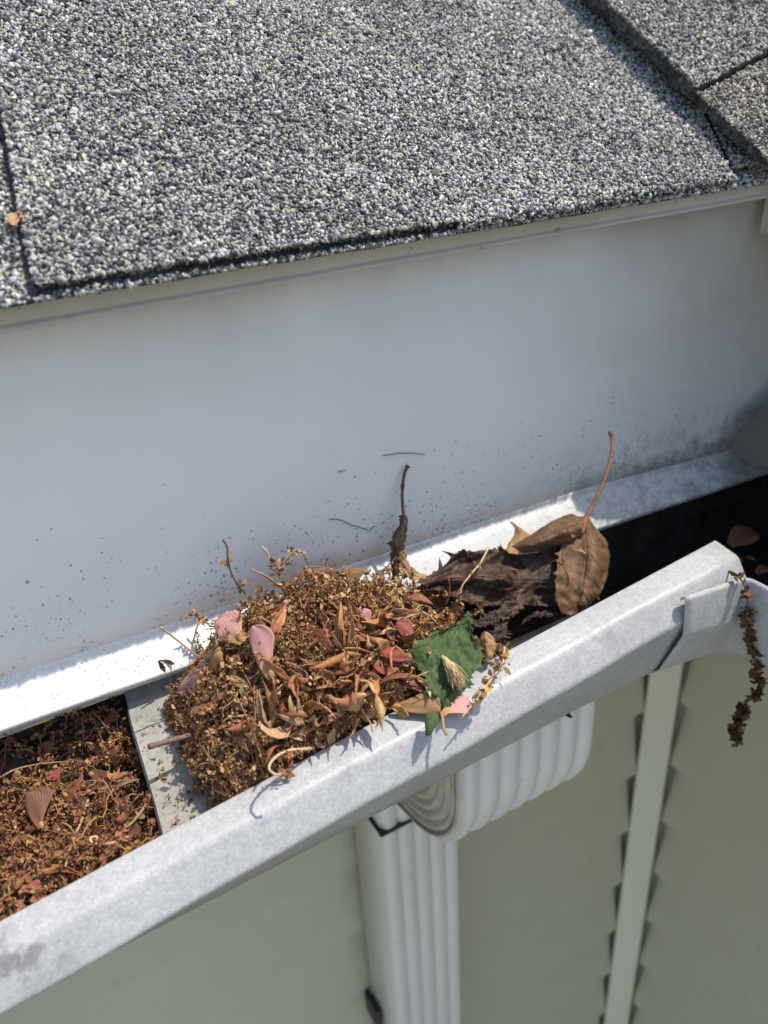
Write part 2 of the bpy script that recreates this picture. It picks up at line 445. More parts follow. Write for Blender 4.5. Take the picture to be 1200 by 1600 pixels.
M['bounce_ground'] = bounce_ground()

# ------------------------------------------------------------------ ground
v, f = box((-120, -120, -Z0 / S - .2), (120, 120, -Z0 / S))
tag(mesh('unseen_ground', v, f, M['bounce_ground']), kind='structure')  # unseen ground; pale warm colour chosen to bounce fill onto eave and siding

# ------------------------------------------------------------------ roof planes
PITCH = math.radians(35)
EX = np.array([1, 0, .011]); EV = np.array([0, math.cos(PITCH), math.sin(PITCH)])
P0 = np.array([0, .385, -.0640])
NR = nrm(np.cross(EX, EV))
def roof_uv(px, py, lift=0.0):
    p = at_pl(px, py, P0, NR, lift) - P0
    return np.array([p[0], (p - EX * p[0]) @ EV])
class Plane:
    def __init__(s, o, eu, ev): s.o, s.eu, s.ev, s.n = np.asarray(o, float), nrm(eu), nrm(ev), nrm(np.cross(eu, ev))
    def p(s, uv, h=0): uv = np.asarray(uv, float); return s.o + uv[..., :1] * s.eu + uv[..., 1:2] * s.ev + np.asarray(h)[..., None] * s.n
    def hit(s, px, py, lift=0.0):
        q = at_pl(px, py, s.o, s.n, lift) - s.o
        A = np.stack([s.eu, s.ev], 1); return np.linalg.lstsq(A, q - s.n * (q @ s.n), rcond=None)[0]
def inside(poly, pts):
    poly = np.asarray(poly, float); x, y = pts[:, 0], pts[:, 1]; r = np.zeros(len(pts), bool); j = len(poly) - 1
    for i in range(len(poly)):
        xi, yi = poly[i]; xj, yj = poly[j]
        c = ((yi > y) != (yj > y)) & (x < (xj - xi) * (y - yi) / (yj - yi + 1e-15) + xi); r ^= c; j = i
    return r
CUBE = np.array([[-1, -1, -1], [1, -1, -1], [1, 1, -1], [-1, 1, -1], [-1, -1, 1], [1, -1, 1], [1, 1, 1], [-1, 1, 1]], float)
CUBEF = np.array([[3, 2, 1, 0], [4, 5, 6, 7], [0, 1, 5, 4], [1, 2, 6, 5], [2, 3, 7, 6], [3, 0, 4, 7]])
PAL = np.array([[.70, .69, .65], [.52, .515, .50], [.36, .355, .35], [.20, .20, .215], [.10, .10, .12], [.04, .04, .05], [.60, .56, .40], [.48, .44, .30], [.36, .27, .17]])
PALW = np.array([.18, .20, .15, .13, .12, .09, .07, .05, .01]); PALW /= PALW.sum()
def granules(pl, poly, h, parent, size=.00100, spacing=.00158, warm=0.0, seed=1, win=None, edges=(), avoid=()):
    r = np.random.default_rng(seed); poly = np.asarray(poly, float)
    lo, hi = poly.min(0), poly.max(0)
    if win is not None: lo, hi = np.maximum(lo, win[0]), np.minimum(hi, win[1])
    gx, gy = np.meshgrid(np.arange(lo[0], hi[0], spacing), np.arange(lo[1], hi[1], spacing))
    uv = np.stack([gx.ravel(), gy.ravel()], 1) + r.uniform(-.5, .5, (gx.size, 2)) * spacing * 1.1
    uv = uv[inside(poly, uv)]
    for a, b, dd in avoid:      # granules left out: dark mat stands in for shadow along slots and steps
        a, b = np.asarray(a, float), np.asarray(b, float); ab = b - a
        t = np.clip(((uv - a) @ ab) / (ab @ ab), 0, 1); uv = uv[np.linalg.norm(uv - a - t[:, None] * ab, axis=1) > dd]
    n0 = len(uv); drop = np.zeros(n0)
    for a, b, t_ in edges:      # granules clinging to a cut edge
        a, b = np.asarray(a, float), np.asarray(b, float); m_ = int(np.linalg.norm(b - a) / spacing * 2.6)
        tt = r.random(m_)[:, None]; d_ = nrm(b - a); q_ = np.array([d_[1], -d_[0]])
        uv = np.vstack([uv, a + (b - a) * tt + q_ * r.uniform(-.0004, .0011, (m_, 1))]); drop = np.concatenate([drop, r.uniform(.15, 1.0, m_) * t_])
    n = len(uv)
    sz = size * np.exp(r.normal(0, .23, n))
    dims = np.stack([np.ones(n) * 1.2, r.uniform(.5, .95, n), r.uniform(.35, .75, n)], 1) * sz[:, None]
    loc = CUBE[None] + r.uniform(-.75, .75, (n, 8, 3))
    loc[:, 4:, :2] *= r.uniform(.35, .9, (n, 1, 2))
    loc *= .86 * dims[:, None]
    a = r.uniform(0, 6.283, n); tl = r.normal(0, .42, (n, 2))
    ca, sa = np.cos(a), np.sin(a); z = np.zeros(n); o = np.ones(n)
    Rz = np.stack([np.stack([ca, -sa, z], 1), np.stack([sa, ca, z], 1), np.stack([z, z, o], 1)], 1)
    cx, sx = np.cos(tl[:, 0]), np.sin(tl[:, 0]); cy, sy = np.cos(tl[:, 1]), np.sin(tl[:, 1])
    Rx = np.stack([np.stack([o, z, z], 1), np.stack([z, cx, -sx], 1), np.stack([z, sx, cx], 1)], 1)
    Ry = np.stack([np.stack([cy, z, sy], 1), np.stack([z, o, z], 1), np.stack([-sy, z, cy], 1)], 1)
    loc = np.einsum('nij,njk,nkl,nvl->nvi', Rx, Ry, Rz, loc)
    hh = h + sz * .35 + r.uniform(-.3, .5, n) * size - drop
    P = pl.p(uv, hh)[:, None] + loc[..., :1] * pl.eu + loc[..., 1:2] * pl.ev + loc[..., 2:] * pl.n
    F = (CUBEF[None] + 8 * np.arange(n)[:, None, None]).reshape(-1, 4)
    ci = r.choice(len(PAL), n, p=PALW)
    c = PAL[ci] * r.uniform(.8, 1.2, (n, 1))
    patchy = .80 * (1 + .13 * vnoise(uv * 22, seed) + .08 * vnoise(uv * 75, seed + 4))
    c = c * patchy[:, None]
    if warm: c = c * np.array([1, 1 - .10 * warm, 1 - .28 * warm])
    o = mesh('granules', P.reshape(-1, 3), F, M['granule'], parent, cols=np.repeat(c, 8, 0).clip(0, 1))
    tag(o, kind='stuff'); return o
def sheet(pl, poly, h, t, name, parent, mat):
    poly = np.asarray(poly, float); n = len(poly)
    top = pl.p(poly, np.full(n, h)); bot = pl.p(poly, np.full(n, h - t))
    fs = [tuple(range(n)), tuple(range(2 * n - 1, n - 1, -1))] + [(i, n + i, n + (i + 1) % n, (i + 1) % n) for i in range(n)]
    return mesh(name, np.vstack([top, bot]), fs, mat, parent)
def ragged(a, b, n, amp, seed):
    a, b = np.asarray(a, float), np.asarray(b, float); r = np.random.default_rng(seed)
    t = np.linspace(0, 1, n)[:, None]; p = a + (b - a) * t; d = nrm(b - a); q = np.array([-d[1], d[0]])
    o = r.normal(0, amp, n); o[0] = o[-1] = 0; return [tuple(z) for z in p + o[:, None] * q]

main = Plane(P0, EX, EV)
H1, T = .0056, .0026
u = lambda px, py, l=0.0: main.hit(px, py, l)
XL, XR, VT = -.30, .70, .40            # near field with real granules
win = (np.array([-.13, -.01]), np.array([.70, .36]))
roof = thing('shingle_roof', 'large grey granule-coated asphalt shingle roof slope above the white fascia', 'roof', main.p(np.array([.3, 0.0])))
e0, e1 = u(0, 476), u(1150, 291)
eave = lambda x: e0[1] + (e1[1] - e0[1]) * (x - e0[0]) / (e1[0] - e0[0])
base_poly = ragged((XL, eave(XL)), (XR, eave(XR)), 60, .00035, 3) + [(XR, VT), (XL, VT)]
s0 = sheet(main, base_poly, 0, T, 'shingle', roof, M['asphalt'])
sl0, sl1 = u(56, 441, H1), u(4, 165, H1); sl = sl1 - sl0; slt = sl0 + sl * (VT / sl[1])
st0, st1 = u(715, 343, H1), u(718, 350, H1)
rs1, rs0 = u(1141, 268, H1), u(1094, 168, H1); rs = rs0 - rs1; rst = rs1 + rs * ((VT - rs1[1]) / rs[1])
up_poly = ragged(sl0, st0, 40, .0003, 5) + ragged(st1, (rs1[0], eave(rs1[0]) + .002), 30, .00035, 6) + [tuple(rs1)] + [tuple(rst), tuple(slt)]
s1 = sheet(main, up_poly, H1, T, 'shingle', roof, M['asphalt'])
lt_poly = [(XL, .02), (sl0[0] - .045, .02), (slt[0] - .045, VT), (XL, VT)]
g2 = rs1 + np.array([.0062, .0045])
tr_poly = [tuple(g2), (XR, g2[1] + .001), (XR, VT), tuple(rst + np.array([.0062, 0]))]
s3 = sheet(main, tr_poly, H1 + .0004, T, 'shingle', roof, M['asphalt'])
gap_poly = [(XL, eave(XL) + .0004), (XR, eave(XR) + .0004), (XR, eave(XR) + .02), (sl0[0] + .06, .035), (sl0[0] + .004, .035), (slt[0] + .004, VT), (XL, VT)]
granules(main, gap_poly, 0, s0, seed=11, win=win, edges=[((-.07, eave(-.07)), (.70, eave(.70)), .0008)], avoid=[(sl0 + np.array([-.001, 0]), slt + np.array([-.001, 0]), .0036), (sl0, st0, .0020), (rs1, rst, .004)])
granules(main, up_poly, H1, s1, seed=12, win=win, edges=[(sl0, st0, .0008), (st1, (rs1[0], eave(rs1[0]) + .002), .0035), (slt, sl0, .0008)])
granules(main, tr_poly, H1 + .0004, s3, seed=13, win=win, edges=[(g2, (XR, g2[1] + .001), .0012)])
# the slope goes on above, beyond the frame
sheet(main, [(-2.2, VT - .0), (2.2, VT - .0), (2.2, 3.0), (-2.2, 3.0)], .003, T, 'shingle', roof, M['far_shingle'])
sheet(main, [(-2.2, eave(-.3)), (XL - .001, eave(XL)), (XL - .001, VT - .001), (-2.2, VT - .001)], .003, T, 'shingle', roof, M['far_shingle'])

# second slope lapping over it at the inside corner
LIFT = .022
A = main.p(u(1198, 243, LIFT), LIFT); B = main.p(u(938, 0, LIFT), LIFT)
vd = nrm(B - A); up2 = nrm(np.array([math.cos(math.radians(24)), 0.06, math.sin(math.radians(24))]))
wing = Plane(A, vd, -(up2 - vd * (up2 @ vd))) if np.cross(vd, -(up2 - vd * (up2 @ vd)))[2] > 0 else Plane(A, vd, up2 - vd * (up2 @ vd))
sg = 1.0 if (wing.ev @ up2) > 0 else -1.0
q0, q1 = wing.hit(1102, 136), wing.hit(1200, 84)
dq = q1 - q0; far = q0 + dq * (.5 / abs(dq[1]))
roof2 = thing('shingle_roof', 'lapped shingle slope crossing the upper right corner, darker edge, brownish lower course', 'roof', A)
wup = [(q0[0], 0.0)] + [tuple(far)] + [(.9, far[1])] + [(.9, 0.0)] + ragged((.5, 0), (q0[0] + .002, 0.0), 40, .0007, 8)[:-1]
low_end = wing.hit(1300, 330)
lo_poly = [(q0[0] - .003, 0.0)] + ragged((q0[0] - .0035, 0.0), (-.004, 0.0), 20, .0006, 9)[1:] + [(-.012, sg * .02), (-.06, sg * .5)] + [tuple(far + np.array([-.003, 0]))]
def ccw(p):
    p = np.asarray(p, float); a = np.sum(p[:, 0] * np.roll(p[:, 1], -1) - np.roll(p[:, 0], -1) * p[:, 1]); return p if a > 0 else p[::-1]
winw = (np.array([-.05, -.16]), np.array([.30, .16]))
w1 = sheet(wing, ccw(wup), .0035, .0125, 'shingle', roof2, M['asphalt'])
granules(wing, ccw(wup), .0035, w1, seed=21, win=winw, size=.00095, spacing=.00152, warm=.15, edges=[((.30, 0), (q0[0], 0), -.0003), ((.30, 0), (q0[0], 0), .0012)])
w2 = sheet(wing, ccw(lo_poly), .0, .0090, 'shingle', roof2, M['asphalt'])
granules(wing, ccw(lo_poly), .0, w2, seed=22, win=winw, size=.00095, spacing=.00152, warm=.6, edges=[((q0[0], 0), (-.004, 0), .0012)])

# ------------------------------------------------------------------ drip edge
d = thing('drip_edge', 'narrow beige metal drip edge under the shingle edge of the long eave', 'drip edge', (.3, .40, -.08))
xs = np.linspace(-1.5, .575, 60); rows = []
for x in xs:
    zb = -.0795 + .0165 * (x + .0) * .93; k = .0004 * math.sin(x * 37) + .0003 * math.sin(x * 91)
    prof = fillet([(.44, zb + .019), (.3985 + k, zb + .0135), (.3985 + k, zb + .0025), (.3955 + k, zb)], .0012, 3)
    rows.append([(x, p[0], p[1]) for p in prof])
v, f = loft(rows); mesh('flange', v, f, M['drip'], d, True, solid=.0012)

# ------------------------------------------------------------------ fascia with its bent bottom lip
fa = thing('fascia', 'tall white aluminium fascia with mould specks and brown stains, bent lip at its foot', 'fascia', (.3, .41, -.31))
KX = [-1.5, -.04, .12, .40, .62, .8]
FZ = np.interp; xs = np.linspace(-1.5, .66, 90); face, lip = [], []
for x in xs:
    zf = np.interp(x, KX, [-.277, -.2790, -.2815, -.2845, -.2990, -.305]); ze = np.interp(x, KX, [-.292, -.2950, -.2995, -.3085, -.3165, -.322])
    wv = .0007 * math.sin(x * 11) + .0004 * math.sin(x * 29 + 1)
    face.append([(x, .42 + wv * .5 * math.sin(t * 3.1), -.055 + (zf + .004 + .055) * t) for t in np.linspace(0, 1, 14)])
    pr = fillet([(.42, zf + .004), (.4195, zf - .001), (.4145, zf - .0055), (.4005 + wv, ze), (.4012 + wv, ze - .0035)], [0, .002, .003, .0008, 0], 4)
    lip.append([(x, p[0], p[1]) for p in pr])
v, f = loft(face); mesh('face_panel', v, f, M['fascia'], fa, True, solid=.001)
v, f = loft(lip); mesh('bottom_lip', v, f, M['lip'], fa, True, solid=.001)
# fascia of the adjoining wing, its drip edge end and lip
fb = thing('fascia', 'adjoining fascia end at the right edge, beige block under the second roof slope', 'fascia', (.6, .3, -.3))
v, f = box((.645, -1.2, -.285), (.665, .419, -.05)); mesh('face_panel', v, f, M['fascia'], fb)
pr = [(.6445, -.052), (.570, -.062), (.568, -.098), (.5715, -.100), (.5735, -.066), (.6445, -.056)]
v, f = prism_y(pr, -1.2, .409); mesh('drip_flange', v, f, M['drip'], fb)
pr = [(.6445, -.222), (.6445, -.226), (.566, -.263), (.562, -.282), (.565, -.282), (.568, -.261)]
v, f = prism_y(pr, -1.2, .398); mesh('bottom_lip', v, f, M['dull'], fb)

# ------------------------------------------------------------------ soffit
so = mesh('soffit', *box((-1.5, .432, -.318), (.90, .60, -.300)), M['soffit'])
tag(so, 'shaded soffit board behind the gutter, under the eave', 'soffit')

tag(mesh('soffit', *box((.668, -1.4, -.318), (.90, .4315, -.300)), M['soffit']), 'shaded soffit board of the adjoining wing at the right', 'soffit')
# ------------------------------------------------------------------ gutter
def gl(a, b, za, zb):  # line through two photo points at two heights
    return at_z(*a, za), at_z(*b, zb)
IL, IR = at_z(0, 1440, -.313), at_z(1117, 845, -.289)
RL, RR = at_z(0, 1494, -.3155), at_z(1127, 884, -.2935)
LL, LR = at_y(0, 1587, RL[1] - .012), at_y(1134, 934, RR[1] - .012)
UL = LL + np.array([0, .026, -.016]); UR = at_y(1134, 993, LR[1] + .018)
def line_at(a, b, x): t = (x - a[0]) / (b[0] - a[0]); return a + (b - a) * t
def gutter_rows(xs, end=None):
    rows = []
    for x in xs:
        i, r_, l, un = [line_at(a, b, x) for a, b in ((IL, IR), (RL, RR), (LL, LR), (UL, UR))]
        fb_y = un[1] + .028; bz = min(un[2] - .03, -.40)
        wob = .0006 * math.sin(x * 23) + .0004 * math.sin(x * 61)
        pts = [(i[1] - .006, i[2] - .0065), (i[1] - .0005, i[2] - .0045), (i[1], i[2]), (r_[1] + wob, r_[2]), (l[1] + wob, l[2]), (un[1], un[2]), (fb_y, bz)]
        p = fillet(pts, [0, .001, .0012, .0034, .003, .006, 0], 5)
        rows.append([(x, q[0], q[1]) for q in p])
    return rows
gut = thing('rain_gutter', 'weathered silver-grey rain gutter crossing the picture, clogged with brown debris', 'gutter', (.2, .34, -.42))
xs = np.linspace(-1.2, IR[0], 80)
rows = gutter_rows(xs)
# cut the end: slants like the photo
v, f = loft(rows); mesh('front_lip', v, f, M['gutter'], gut, True, solid=.0012)
rows = []
for x in xs:
    un = line_at(UL, UR, x); fy, bz = un[1] + .0285, min(un[2] - .03, -.40)
    p = fillet([(fy, bz + .0012), (.426, bz), (.428, -.322)], .004, 3)
    rows.append([(x, q[0], q[1]) for q in p])
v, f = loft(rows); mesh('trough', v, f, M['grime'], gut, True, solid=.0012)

# corner piece where the wing gutter meets it
cg = thing('rain_gutter', 'bare metal gutter corner piece sleeved under the end of the long gutter', 'gutter', (.5, .2, -.40))
yA = line_at(LL, LR, .40)[1] - .0015
ca = at_y(1072, 936, yA); cb = at_y(1166, 904, yA)
ca2 = at_y(1074, 990, yA - .002); cb2 = at_y(1164, 964, yA - .002)
ca3 = at_y(1062, 1032, yA + .014); cb3 = at_y(1150, 1000, yA + .014)
xc, hz = cb[0], cb[2]
CR = .005
path = [(ca[0], 0.0)] + [(ca[0] + (xc - ca[0]) * t, 0.0) for t in (.3, .6, .85)]
ang = np.linspace(0, math.pi / 2, 7)
cen = np.array([xc - 0.0, yA - CR])
rows = []
def corner_profile(t):  # heights along the run
    top = ca[2] + (cb[2] - ca[2]) * t; mid = ca2[2] + (cb2[2] - ca2[2]) * t; low = ca3[2] + (cb3[2] - ca3[2]) * t
    return top, mid, low
def prow(origin, inward, t):
    top, mid, low = corner_profile(t); o = np.array(origin); iw = np.array(inward)
    pts = fillet([(.0045, top - .003), (.002, top + .0004), (0, top - .001), (-.002, mid), (.014, low), (.03, low - .014), (.10, low - .016)], [0, .001, .001, .003, .004, .004, 0], 3)
    return [(o[0] + iw[0] * q[0], o[1] + iw[1] * q[0], q[1]) for q in pts]
for t in np.linspace(0, 1, 8): rows.append(prow((ca[0] + (xc - CR - ca[0]) * t, yA), (0, 1), t))
for a in ang[1:-1]: rows.append(prow((xc - CR + CR * math.sin(a), yA - CR + CR * math.cos(a)), (math.sin(a), math.cos(a)), 1.0))
for yy in np.linspace(yA - CR, -1.0, 12): rows.append(prow((xc, yy), (1, 0), 1.0))
v, f = loft(rows); mesh('front_sheet', v, f, M['gutter'], cg, True, solid=.0012)
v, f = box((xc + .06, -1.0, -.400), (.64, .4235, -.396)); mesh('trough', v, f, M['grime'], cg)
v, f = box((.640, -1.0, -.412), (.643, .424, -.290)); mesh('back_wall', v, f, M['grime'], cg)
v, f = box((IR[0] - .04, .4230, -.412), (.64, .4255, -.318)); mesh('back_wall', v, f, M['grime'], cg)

# strap crossing the gutter
sb = thing('gutter_strap', 'dusty grey metal strap lying across the gutter, left of the debris heap', 'strap', (.1, .36, -.335))
SP = (np.array([.06, .34, -.3265]), np.array([0, -.10, 1.0]))
def strap_pt(px, py, l=0.0): return at_pl(px, py, SP[0], SP[1], l)
b0, b1 = strap_pt(196, 1085), strap_pt(252, 1300)
lefts = [strap_pt(190, 1060, .004), strap_pt(199, 1095, .002), strap_pt(203, 1125, .002), strap_pt(228, 1210), strap_pt(253, 1302), strap_pt(262, 1345)]
wid = [0, .001, .030, .0315, .033, .115]; hts = [-.003, 0, 0.0005, -.0012, .0004, 0]
rows = []
for w_, h_ in zip(wid, hts):
    rows.append(smooth_path([p + np.array([w_, w_ * .05, h_ + .0004 * math.sin(w_ * 900)]) for p in lefts], 26))
v, f = loft(rows); mesh('strap_plate', v, f, M['strap'], sb, False, solid=.0016)

# ------------------------------------------------------------------ walls with lap siding
YW = .560; TP1, TP2 = at_y(1017, 1060, YW - .014), at_y(1066, 1045, YW - .020); XW = TP2[0] + .013
zs = [at_y(*p, YW)[2] for p in ((987, 1202), (978, 1295), (966, 1377), (955, 1452), (943, 1517), (934, 1578))]
EXPO = abs(np.mean(np.diff(zs))); ZT = zs[0] + 4 * EXPO
print('lap exposure', EXPO, zs)
tl = TP1[0]
wl = thing('house_wall', 'shaded sage green lap siding wall behind the downspout', 'wall', (0, YW, -Z0 / S))
wr = thing('house_wall', 'shaded sage siding wall right of the pale corner board', 'wall', (XW, 0, -Z0 / S))
v, f = box((-1.6, YW + .012, -Z0 / S), (XW, YW + .05, ZT + .02)); mesh('backing', v, f, M['backing'], wl)
v, f = box((XW + .012, -1.4, -Z0 / S), (XW + .05, YW + .05, ZT + .02)); mesh('backing', v, f, M['backing'], wr)
nb = int((ZT + Z0 / S) / EXPO)
for i in range(nb):
    zt = ZT - i * EXPO
    pr = fillet([(YW + .010, zt), (YW - .010, zt - EXPO * 1.0), (YW + .004, zt - EXPO * 1.0 - .002), (YW + .0115, zt - .002)], .001, 2)
    v, f = prism_x([(p[0], p[1]) for p in pr], -1.6, tl + .001 + .001 * math.sin(i * 3.1)); mesh('siding_board', v, f, M['siding'], wl)
    pr = [(XW + .010, zt), (XW - .010, zt - EXPO), (XW + .004, zt - EXPO - .002), (XW + .0115, zt - .002)]
    v, f = prism_y(pr, -1.4, YW - .0225); mesh('siding_board', v, f, M['siding'], wr)
ct = thing('corner_trim', 'pale vertical corner board between the two siding walls', 'trim board', (.72, .53, -Z0 / S))
pr = [(tl, YW - .0105), (tl, YW - .014), (TP2[0], YW - .020), (TP2[0], YW - .0165)]
n = len(pr)
v = [(p[0], p[1], -Z0 / S) for p in pr] + [(p[0], p[1], ZT + .02) for p in pr]
f = [(i, (i + 1) % n, n + (i + 1) % n, n + i) for i in range(n)] + [tuple(range(n)), tuple(range(n, 2 * n))[::-1]]
mesh('board', np.array(v), f, M['trim'], ct)

# ------------------------------------------------------------------ downspout
ds = thing('downspout', 'white ribbed downspout and elbow hanging below the gutter', 'downspout', (.27, .5, -Z0 / S))
ex0, ex1 = at_y(716, 1230, .335)[0], at_y(930, 1130, .335)[0]
px0, px1 = at_y(596, 1300, .478)[0], at_y(718, 1360, .478)[0]
print('elbow x', ex0, ex1, 'pipe x', px0, px1)
xm = (ex0 + ex1) / 2; hw = (ex1 - ex0) / 2
def section(hw, hd, ribs, amp, n=8, side_amp=0.0):
    """closed rectangle (a across, b out to the front) with ribs on front and back"""
    pts = []
    N = ribs * n
    for i in range(N + 1):
        t = i / N; a = -hw + 2 * hw * t; e = min(t, 1 - t)
        r_ = amp * (abs(math.sin(math.pi * ribs * t)) ** .6) * (1 if .02 < t < .98 else 0)
        pts.append((a, hd - .004 * max(0, 1 - e / .04) + r_))
    ns = 0 if not side_amp else 64
    for i in range(1, ns):
        t = i / ns; pts.append((hw + side_amp * (abs(math.cos(math.pi * 8 * t)) ** .7 - 1), hd - 2 * hd * t))
    for i in range(N + 1):
        t = 1 - i / N; pts.append((-hw + 2 * hw * t, -hd))
    for i in range(1, ns):
        t = 1 - i / ns; pts.append((-hw - side_amp * (abs(math.cos(math.pi * 8 * t)) ** .7 - 1), hd - 2 * hd * t))
    return np.array(pts)
def sweep(path, tang, sec_fn, x_of):
    rows = []
    for k, (p, tg) in enumerate(zip(path, tang)):
        out = np.array([-tg[1], tg[0]])  # rotate tangent in y-z plane: outward (front) normal
        sec = sec_fn(k); rows.append([(x_of(k) + a, p[0] - out[0] * b, p[1] - out[1] * b) for a, b in sec])
    return loft(rows, True)
# elbow: drops from the outlet, bends in towards the wall
cy, hd = .372, .036
Rb = .052; zb_ = -.455
path, tang = [], []
for z in np.linspace(-.399, zb_, 8): path.append((cy, z)); tang.append((0, -1))
for a in np.linspace(0, math.radians(78), 22)[1:]:
    path.append((cy + Rb * (1 - math.cos(a)), zb_ - Rb * math.sin(a))); tang.append((math.sin(a), -math.cos(a)))
for s_ in (.02, .045): path.append((path[28][0] + s_ * tang[28][0], path[28][1] + s_ * tang[28][1])); tang.append(tang[28])
NP = len(path)
def sec_elbow(k):
    return section(hw, hd, 7, .0055, 8, .0045)
v, f = sweep(path, tang, sec_elbow, lambda k: xm)
M['elbow'] = vinyl('left-browned elbow enamel', (.74, .73, .68), (.80, .79, .75), .3)
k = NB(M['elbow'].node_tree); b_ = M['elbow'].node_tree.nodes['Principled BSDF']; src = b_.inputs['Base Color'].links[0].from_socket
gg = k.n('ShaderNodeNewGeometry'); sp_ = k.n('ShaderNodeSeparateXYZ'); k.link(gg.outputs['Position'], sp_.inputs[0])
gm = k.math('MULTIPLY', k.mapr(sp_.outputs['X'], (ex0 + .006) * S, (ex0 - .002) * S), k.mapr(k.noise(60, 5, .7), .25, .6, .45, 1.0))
k.link(k.mix(gm, src, (.30, .245, .17)), b_.inputs['Base Color'])  # enamel turns browner, unevenly, towards the left side of the elbow
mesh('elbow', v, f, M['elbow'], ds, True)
# lower elbow and pipe on the wall
pm, phw, phd = (px0 + px1) / 2, (px1 - px0) / 2, .034
pyc = .512
p2, t2 = [], []
for z in np.linspace(-.56, -Z0 / S + .05, 20): p2.append((pyc, z)); t2.append((0, -1))
v, f = sweep(p2, t2, lambda k: section(phw, phd, 5, .004), lambda k: pm + 0)
mesh('pipe', v, f, M['spout'], ds, True)
p3, t3 = [], []
pe = path[-1]
for a in np.linspace(math.radians(78), 0, 14):
    t3.append((math.sin(a), -math.cos(a)))
q = np.array(pe) + np.array([.0, .002]); p3 = [tuple(q)]
stepL = (pyc - pe[0]) / sum(math.sin(math.radians(78) * (1 - i / 13)) for i in range(13))
for i in range(13): q = q + stepL * np.array(t3[i]); p3.append(tuple(q))
v, f = sweep(p3, t3, lambda k: section(phw * 1.03, phd * 1.02, 5, .004) * (1 + .012 * (k % 2)), lambda k: xm + (pm - xm) * k / 13)
mesh('lower_elbow', v, f, M['spout'], ds, True)
v, f = box((pm - phw - .004, pyc - phd - .0065, -.628), (pm + phw + .003, pyc + phd + .003, -.6255)); mesh('strap_band', v, f, M['rubber'], ds)
zc_ = at_y(597, 1592, .51)[2]
for sx_ in (-1, 1):
    xe = pm + sx_ * phw
    v, f = box((xe - .004 + sx_ * .005, pyc + .004, zc_ - .03), (xe + .003 + sx_ * .005, YW - .012, zc_ + .006)); mesh('wall_clip', v, f, M['rubber'], ds)
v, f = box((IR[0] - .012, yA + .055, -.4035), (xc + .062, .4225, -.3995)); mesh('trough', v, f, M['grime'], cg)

# ================================================================== DEBRIS
HX = np.array([-.40, -.10, .00, .030, .048, .07, .10, .14, .185, .225, .265, .30, .34, .46])
HY = np.array([.27, .292, .312, .345, .375, .395, .425])
HZ = np.array([
 [-.345, -.345, -.343, -.345, -.340, -.325, -.318, -.314, -.313, -.318, -.345, -.372, -.385, -.40],
 [-.343, -.342, -.340, -.342, -.335, -.319, -.310, -.306, -.304, -.306, -.335, -.370, -.385, -.40],
 [-.339, -.338, -.337, -.340, -.325, -.301, -.290, -.288, -.293, -.304, -.332, -.365, -.385, -.40],
 [-.343, -.342, -.341, -.343, -.318, -.288, -.271, -.270, -.282, -.304, -.330, -.362, -.385, -.40],
 [-.346, -.345, -.344, -.345, -.324, -.294, -.270, -.262, -.272, -.300, -.332, -.362, -.385, -.40],
 [-.343, -.342, -.341, -.342, -.330, -.304, -.282, -.272, -.278, -.304, -.335, -.365, -.388, -.40],
 [-.326, -.325, -.324, -.326, -.350, -.345, -.340, -.338, -.338, -.345, -.352, -.370, -.390, -.40]])
def field(x, y):
    x = np.clip(np.asarray(x, float), HX[0], HX[-1] - 1e-6); y = np.clip(np.asarray(y, float), HY[0], HY[-1] - 1e-6)
    i = np.clip(np.searchsorted(HX, x, side='right') - 1, 0, len(HX) - 2); j = np.clip(np.searchsorted(HY, y, side='right') - 1, 0, len(HY) - 2)
    sm = lambda t: t
    a = sm((x - HX[i]) / (HX[i + 1] - HX[i])); b = sm((y - HY[j]) / (HY[j + 1] - HY[j]))
    z = (HZ[j, i] * (1 - a) + HZ[j, i + 1] * a) * (1 - b) + (HZ[j + 1, i] * (1 - a) + HZ[j + 1, i + 1] * a) * b
    m_ = np.clip((x - .055) / .02, 0, 1) * np.clip((.29 - x) / .03, 0, 1)
    z = z + m_ * (.0055 * np.sin(x * 95 + 2.2 * np.sin(y * 70)) * np.cos(y * 105 + 1.5 * np.sin(x * 60 + 1)) - .002)
    return z + .0030 * np.sin(x * 210 + 3 * np.sin(y * 160)) * np.cos(y * 190 + 2 * np.sin(x * 130)) + .002 * np.sin(x * 77 + y * 90)
def lipy(x): return line_at(IL, IR, x)[1]
def on_pile(px, py, lift=0.0):
    r = ray(px, py)
    for t in np.linspace(.27, .46, 400):
        p = r * (t / r[1])
        if p[2] < field(p[0], p[1]) + lift: return p
    return r * (.40 / r[1])
c3 = lambda x, y: (x / 3.0, 800 + y / 3.0)
c4 = lambda x, y: (220 + x / 3.0, 820 + y / 3.0)
c5 = lambda x, y: (560 + x * .36667, 650 + y * .36667)
c6 = lambda x, y: (900 + x * .4065, 550 + y * .4065)
c8 = lambda x, y: (x * .41667, 1150 + y * .41667)

# packed mould under the loose flowers: one bed left of the strap, one heap right of it
def bed(x0, x1, name, label, drop):
    gx = np.linspace(x0, x1, int((x1 - x0) / .004)); rows = []
    for x in gx:
        ys = np.linspace(lipy(x) - .004, .424, 46)
        zz = field(x, ys) - drop; zz = np.maximum(zz, -.398)
        rows.append(np.stack([np.full(46, x), ys, zz], 1))
    v, f = loft(rows); top = len(v)
    o = mesh(name, v, f, M['soil'], None, True); tag(o, label, None, None, 'stuff'); return o
bed(-.40, .030, 'leaf_mould', 'packed dark leaf mould filling the gutter left of the strap', .006)
bed(.050, .30, 'leaf_mould', 'packed dark leaf mould under the heap of dry flowers', .014)

